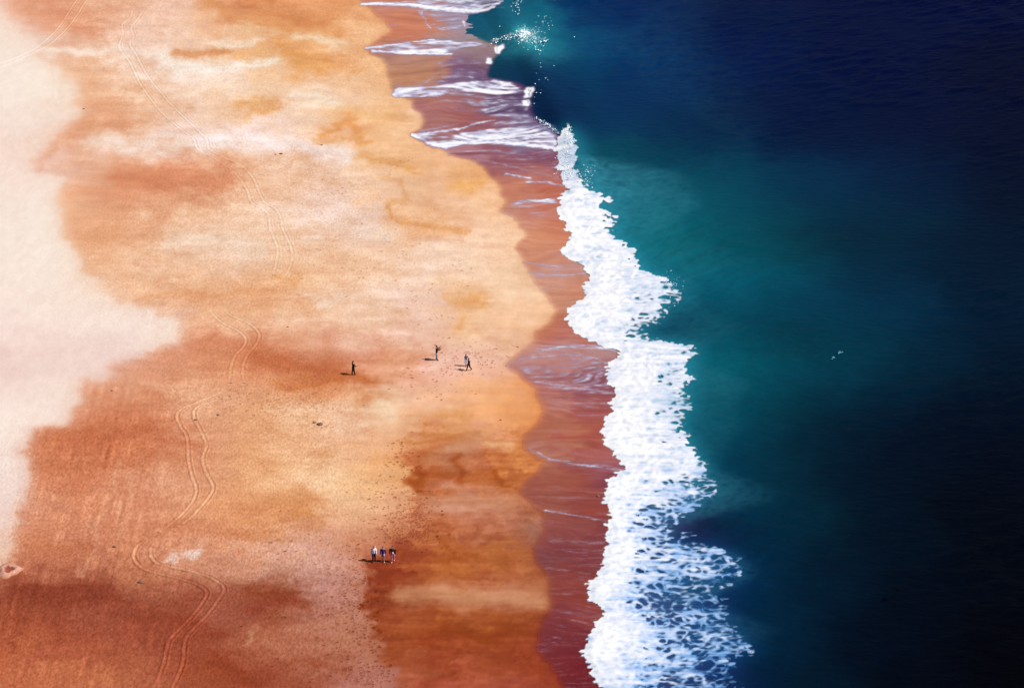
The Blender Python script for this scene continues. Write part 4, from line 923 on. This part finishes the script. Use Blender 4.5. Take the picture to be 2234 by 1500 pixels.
def person(u, v, label, H=1.75, face=0.0, stride=0.0, arms=((0, 0), (0, 0)), top=(.03, .03, .04), legs=(.04, .04, .05), hair=(.015, .01, .008), hair_len=0.0,
           short_sleeve=False, shorts=False, shoes=(.05, .04, .04), skirt=False, bag=None, wide=1.0, coat=0.0):
    """arms: (swing forward, raise of the forearm) in radians for the left and the right arm"""
    x, y, z = at(u, v)
    root = bpy.data.objects.new('person', None); COL.objects.link(root)
    root.location = (x, y, z + .012); root.rotation_euler = (0, 0, face); root.scale = (H / 1.75,) * 3
    tag(root, label, 'person', 'people walking and standing on the beach')
    W = wide * 1.05
    J = {'pelvis': Vector((0, 0, .94)), 'waist': Vector((0, .01, 1.10)), 'chest': Vector((0, 0, 1.30)), 'neck': Vector((0, -.005, 1.46)), 'head': Vector((0, .01, 1.55))}
    legsJ = []
    for sgn in (-1, 1):
        a = stride * sgn
        hip = Vector((.085 * sgn, 0, .92))
        knee = hip + Vector((.01 * sgn, .43 * math.sin(a + abs(a) * .25), -.43 * math.cos(a)))
        back = a - (.35 if a < 0 else .0) * min(1, abs(stride) * 3)
        ank = knee + Vector((0, .41 * math.sin(back), -.41 * math.cos(back)))
        toe = ank + Vector((.03 * sgn, .15, -.055))
        legsJ.append([hip, knee, ank, toe])
    low = min(l[2].z for l in legsJ) - .075
    for l in legsJ:
        for p in l: p.z -= low
    for p in J.values(): p.z -= low
    armsJ = []
    for sgn, (sw, bend) in zip((-1, 1), arms):
        sh = J['chest'] + Vector((.185 * sgn * W, -.005, .10))
        el = sh + Vector((.05 * sgn, .29 * math.sin(sw), -.29 * math.cos(sw)))
        wr = el + Vector((-.02 * sgn if bend > .5 else .01 * sgn, .25 * math.sin(sw + bend), -.25 * math.cos(sw + bend)))
        armsJ.append([sh, el, wr])
    # body: one skinned surface
    sv_, se, sr = [], [], []
    def add(p, r, prev=None):
        sv_.append(tuple(p)); sr.append(r)
        if prev is not None: se.append((prev, len(sv_) - 1))
        return len(sv_) - 1
    i0 = add(J['pelvis'], .115); i1 = add(J['waist'], .105, i0); i2 = add(J['chest'], .125, i1); i3 = add(J['neck'], .055, i2); i4 = add(J['head'], .06, i3)
    for l in legsJ:
        a = add(l[0], .085, i0); k = add(l[1], .055, a); n_ = add(l[2], .038, k); add(l[3], .032, n_)
    for sgn, A in zip((-1, 1), armsJ):
        a = add(A[0], .052, i2); e = add(A[1], .04, a); w_ = add(A[2], .028, e)
        d = (A[2] - A[1]).normalized(); fw = Vector((0, 1, 0)) - d * d.y; fw.normalize()
        palm = add(A[2] + d * .07, .028, w_)
        for q, (ln, off) in enumerate(((.075, .027), (.085, .009), (.078, -.009), (.062, -.027))):
            k1 = add(A[2] + d * .10 + fw * off, .009, palm); k2 = add(A[2] + d * (.10 + ln * .55) + fw * off - Vector((sgn * .008, 0, 0)), .008, k1)
            add(A[2] + d * (.10 + ln) + fw * off - Vector((sgn * .025, 0, 0)), .007, k2)
        t1 = add(A[2] + d * .035 + fw * .038, .010, w_); add(A[2] + d * .075 + fw * .055, .008, t1)
    me = bpy.data.meshes.new('body'); me.from_pydata(sv_, se, [])
    tmp = bpy.data.objects.new('body_tmp', me); COL.objects.link(tmp)
    sk = tmp.modifiers.new('skin', 'SKIN'); ss = tmp.modifiers.new('sub', 'SUBSURF'); ss.levels = 1; ss.render_levels = 1
    for k, r in enumerate(sr): me.skin_vertices[0].data[k].radius = (r, r)
    me.skin_vertices[0].data[0].use_root = True
    dg = bpy.context.evaluated_depsgraph_get(); ev = tmp.evaluated_get(dg); em = ev.to_mesh()
    B = Parts(); B.add([v_.co[:] for v_ in em.vertices], [tuple(p.vertices) for p in em.polygons])
    ev.to_mesh_clear(); bpy.data.objects.remove(tmp); bpy.data.meshes.remove(me)
    hc = J['head'] + Vector((0, .012, .075))
    def skull(p):
        k = 1.0
        if p.z < 0: k = 1 - .22 * (-p.z) ** 1.5
        q = Vector((p.x * k, p.y * (k if p.y < 0 else 1 - .1 * max(0, -p.z)), p.z))
        if p.y > .9 and abs(p.x) < .35 and -.25 < p.z < .1: q.y += .0
        return q
    B.ell(hc, (.076, .092, .118), 0, 16, 12, skull)
    B.tube([hc + Vector((0, .086, .02)), hc + Vector((0, .108, -.015)), hc + Vector((0, .092, -.03))], [.006, .013, .010], 0, 6)
    for sgn in (-1, 1):
        B.ell(hc + Vector((.029 * sgn, .082, .012)), (.012, .008, .008), 1, 6, 4)
        B.ell(hc + Vector((.077 * sgn, -.004, -.005)), (.010, .020, .030), 0, 6, 5)
    B.ell(hc + Vector((0, .085, -.055)), (.024, .008, .008), 2, 8, 4)
    B.obj('body', [M_skin, M_eye, M_lip], root)
    # hair
    Hh = Parts()
    def cap(p):
        q = p.copy()
        if p.y > .25 and p.z < .35: q = Vector((p.x * .9, p.y * .72, max(p.z, -.2) * .8 + .2))
        return q
    Hh.ell(hc + Vector((0, -.012, .016)), (.086, .098, .118), 0, 14, 10, cap)
    if hair_len:
        Hh.tube([hc + Vector((0, -.06, .04)), hc + Vector((0, -.085, -.08)), hc + Vector((0, -.10, -.10 - hair_len * .5)), hc + Vector((0, -.10, -.10 - hair_len))], [.07, .085, .075, .03], 0, 10, .6)
    Hh.obj('hair', [cloth(hair)], root)
    # top
    T = Parts(); c0 = J['pelvis']; hem = coat
    up = (0, 0, 1)
    T.add(*loft([(c0 + Vector((0, 0, .0 - hem)), (.165 + hem * .15) * W, .125 + hem * .1, up), (c0 + Vector((0, 0, .06)), .158 * W, .12, up), (J['waist'], .142 * W, .112, up), (J['chest'] + Vector((0, 0, -.04)), .172 * W, .125, up),
                  (J['chest'] + Vector((0, 0, .08)), .18 * W, .115, up), (J['chest'] + Vector((0, 0, .135)), .12, .085, up), (J['neck'] + Vector((0, 0, .005)), .064, .062, up)], 16))
    for A in armsJ:
        e = A[1] if not short_sleeve else A[0].lerp(A[1], .62)
        P_ = [A[0] + Vector((0, 0, .02)), A[0].lerp(A[1], .5), e] if short_sleeve else [A[0] + Vector((0, 0, .02)), A[0].lerp(A[1], .5), A[1], A[1].lerp(A[2], .5), A[1].lerp(A[2], .93)]
        T.tube(P_, [.068, .060, .056] if short_sleeve else [.080, .070, .062, .055, .046], 0, 10)
    T.obj('top', [cloth(top)], root)
    # legwear
    G = Parts()
    G.add(*loft([(c0 + Vector((0, 0, -.10)), .155, .118, up), (c0 + Vector((0, 0, -.02)), .160, .120, up), (c0 + Vector((0, 0, .09)), .142, .108, up)], 14))
    if skirt:
        G.add(*loft([(c0 + Vector((0, 0, -.45)), .19, .16, up), (c0 + Vector((0, 0, -.2)), .175, .14, up), (c0 + Vector((0, 0, .0)), .15, .12, up)], 14))
    for l in legsJ:
        if shorts: G.tube([l[0] + Vector((0, 0, .02)), l[0].lerp(l[1], .5), l[0].lerp(l[1], .85)], [.098, .09, .085], 0, 10)
        else: G.tube([l[0] + Vector((0, 0, .02)), l[0].lerp(l[1], .5), l[1], l[1].lerp(l[2], .5), l[1].lerp(l[2], .93)], [.115, .104, .085, .078, .068], 0, 10)
    G.obj('skirt' if skirt else 'shorts' if shorts else 'trousers', [cloth(legs)], root)
    for l in legsJ:
        S = Parts(); S.tube([l[2] + Vector((0, -.05, -.02)), l[2] + Vector((0, -.02, -.035)), l[2].lerp(l[3], .55), l[3] + Vector((0, .0, .0)), l[3] + Vector((0, .04, .0))], [.036, .05, .046, .040, .022], 0, 10, .85)
        S.obj('shoe', [cloth(shoes)], root)
    return root, J, armsJ
def bag(root, owner_label, c, r, rgb, strap=None):
    """carried bag: a thing of its own, standing where its carrier holds it"""
    s = root.scale[0]; R = Matrix.Rotation(root.rotation_euler[2], 4, 'Z')
    e = bpy.data.objects.new('bag', None); COL.objects.link(e)
    p = R @ (Vector(c) * s); e.location = root.location + p; e.rotation_euler = root.rotation_euler
    tag(e, owner_label, 'bag')
    B = Parts()
    up = (0, 0, 1)
    B.add(*loft([(Vector((0, 0, -r[2])), r[0] * .8, r[1] * .7, up), (Vector((0, 0, -r[2] * .85)), r[0], r[1], up), (Vector((0, 0, r[2] * .5)), r[0], r[1], up), (Vector((0, 0, r[2])), r[0] * .6, r[1] * .6, up)], 14))
    B.obj('pouch', [cloth(rgb)], e)
    for sx in (-1, 1):
        S = Parts(); S.tube([(sx * r[0] * .5, 0, r[2] * .9), (sx * r[0] * .5, -r[1] * .3, r[2] * 1.5), (sx * r[0] * .4, -r[1] * 1.2, r[2] * 1.6)], [.014, .014, .014], 0, 6)
        S.obj('strap', [cloth(rgb)], e)
    return e
PI = math.pi
white = (.72, .72, .76)
person(771, 817, 'lone person in dark jacket and dark trousers, standing leftmost of the upper walkers', 1.76, -PI / 2 + .5, .12, ((.3, .9), (.25, 1.3)), top=(.02, .008, .01), legs=(.035, .012, .01), coat=.06)
person(953, 785, 'person in black top and pale grey blue trousers raising both arms towards the sea', 1.86, -PI / 2, .05, ((.9, 1.7), (1.1, 1.3)), top=(.012, .006, .010), legs=(.26, .27, .36), coat=.04, shoes=(.05, .02, .02))
person(1017, 798, 'slim dark haired person in blue top partly hidden behind the striding one', 1.55, PI + .4, .1, ((.5, 1.4), (.1, .2)), top=(.06, .07, .16), legs=(.42, .42, .52), wide=.85, hair_len=.12, short_sleeve=True)
person(1023, 808, 'person in dark maroon coat striding with legs apart beside the water', 1.62, PI / 2 + .6, .30, ((.3, .3), (-.3, .2)), top=(.03, .008, .02), legs=(.045, .012, .014), coat=.12)
r1, J1, A1 = person(816, 1224, 'leftmost of the three walkers abreast, long dark hair and white top', 1.76, PI, .18, ((.2, .2), (-.2, .2)), top=(.55, .56, .66), legs=(.035, .012, .03), hair=(.01, .01, .02), hair_len=.34, shoes=(.05, .02, .02))
r2, J2, A2 = person(836, 1224, 'middle of the three walkers abreast, navy top and white shorts', 1.74, PI, -.15, ((-.2, .2), (.2, .3)), top=(.03, .02, .12), legs=(.30, .20, .34), short_sleeve=False, shorts=True, shoes=(.5, .3, .2))
r3, J3, A3 = person(857, 1224, 'rightmost of the three walkers abreast, black top and mauve trousers', 1.78, PI, .2, ((.15, .5), (-.15, .5)), top=(.02, .008, .010), legs=(.40, .16, .26), wide=1.15, shoes=(.55, .3, .3))
bag(r1, 'white backpack worn by the leftmost of the three walkers', (-.11, -.20, 1.22), (.12, .09, .20), white)
bag(r3, 'small pale bag held at the waist of the rightmost walker', (-.02, .18, 1.02), (.10, .06, .10), (.6, .42, .40))

# ------------------------------------------------------------------ seabird over the dark water
bxp, byp = ground(1957, 1286, 1.2)
bird = bpy.data.objects.new('seabird', None); COL.objects.link(bird); bird.location = (float(bxp), float(byp), 1.2); bird.rotation_euler = (0, 0, .9)
tag(bird, 'small black seabird low over the dark water, lower right', 'bird')
M_bird = plain('feathers', (.0015, .0015, .002), .9, .02)
B = Parts(); B.tube([(0, -.30, 0), (0, -.2, 0), (0, 0, 0), (0, .16, .01), (0, .24, .03), (0, .31, .03), (0, .38, .02)], [.02, .05, .075, .06, .04, .035, .006], 0, 10); B.obj('body', [M_bird], bird)
for sgn in (-1, 1):
    Wg = Parts()
    for lo, hi in ((0, 1),):
        pts = [(0.03, .08, .03, .16), (.22, .12, .10, .15), (.42, .04, .09, .12), (.60, -.10, .04, .03)]
        V = []; 
        for px_, py_, pz_, ch in pts:
            V += [(px_ * sgn, py_, pz_), (px_ * sgn, py_ - ch * .5, pz_ + .012), (px_ * sgn, py_ - ch, pz_), (px_ * sgn, py_ - ch * .5, pz_ - .008)]
        F = [(a * 4 + i, a * 4 + (i + 1) % 4, a * 4 + 4 + (i + 1) % 4, a * 4 + 4 + i) for a in range(3) for i in range(4)]
        Wg.add(V, F)
    Wg.obj('wing', [M_bird], bird)
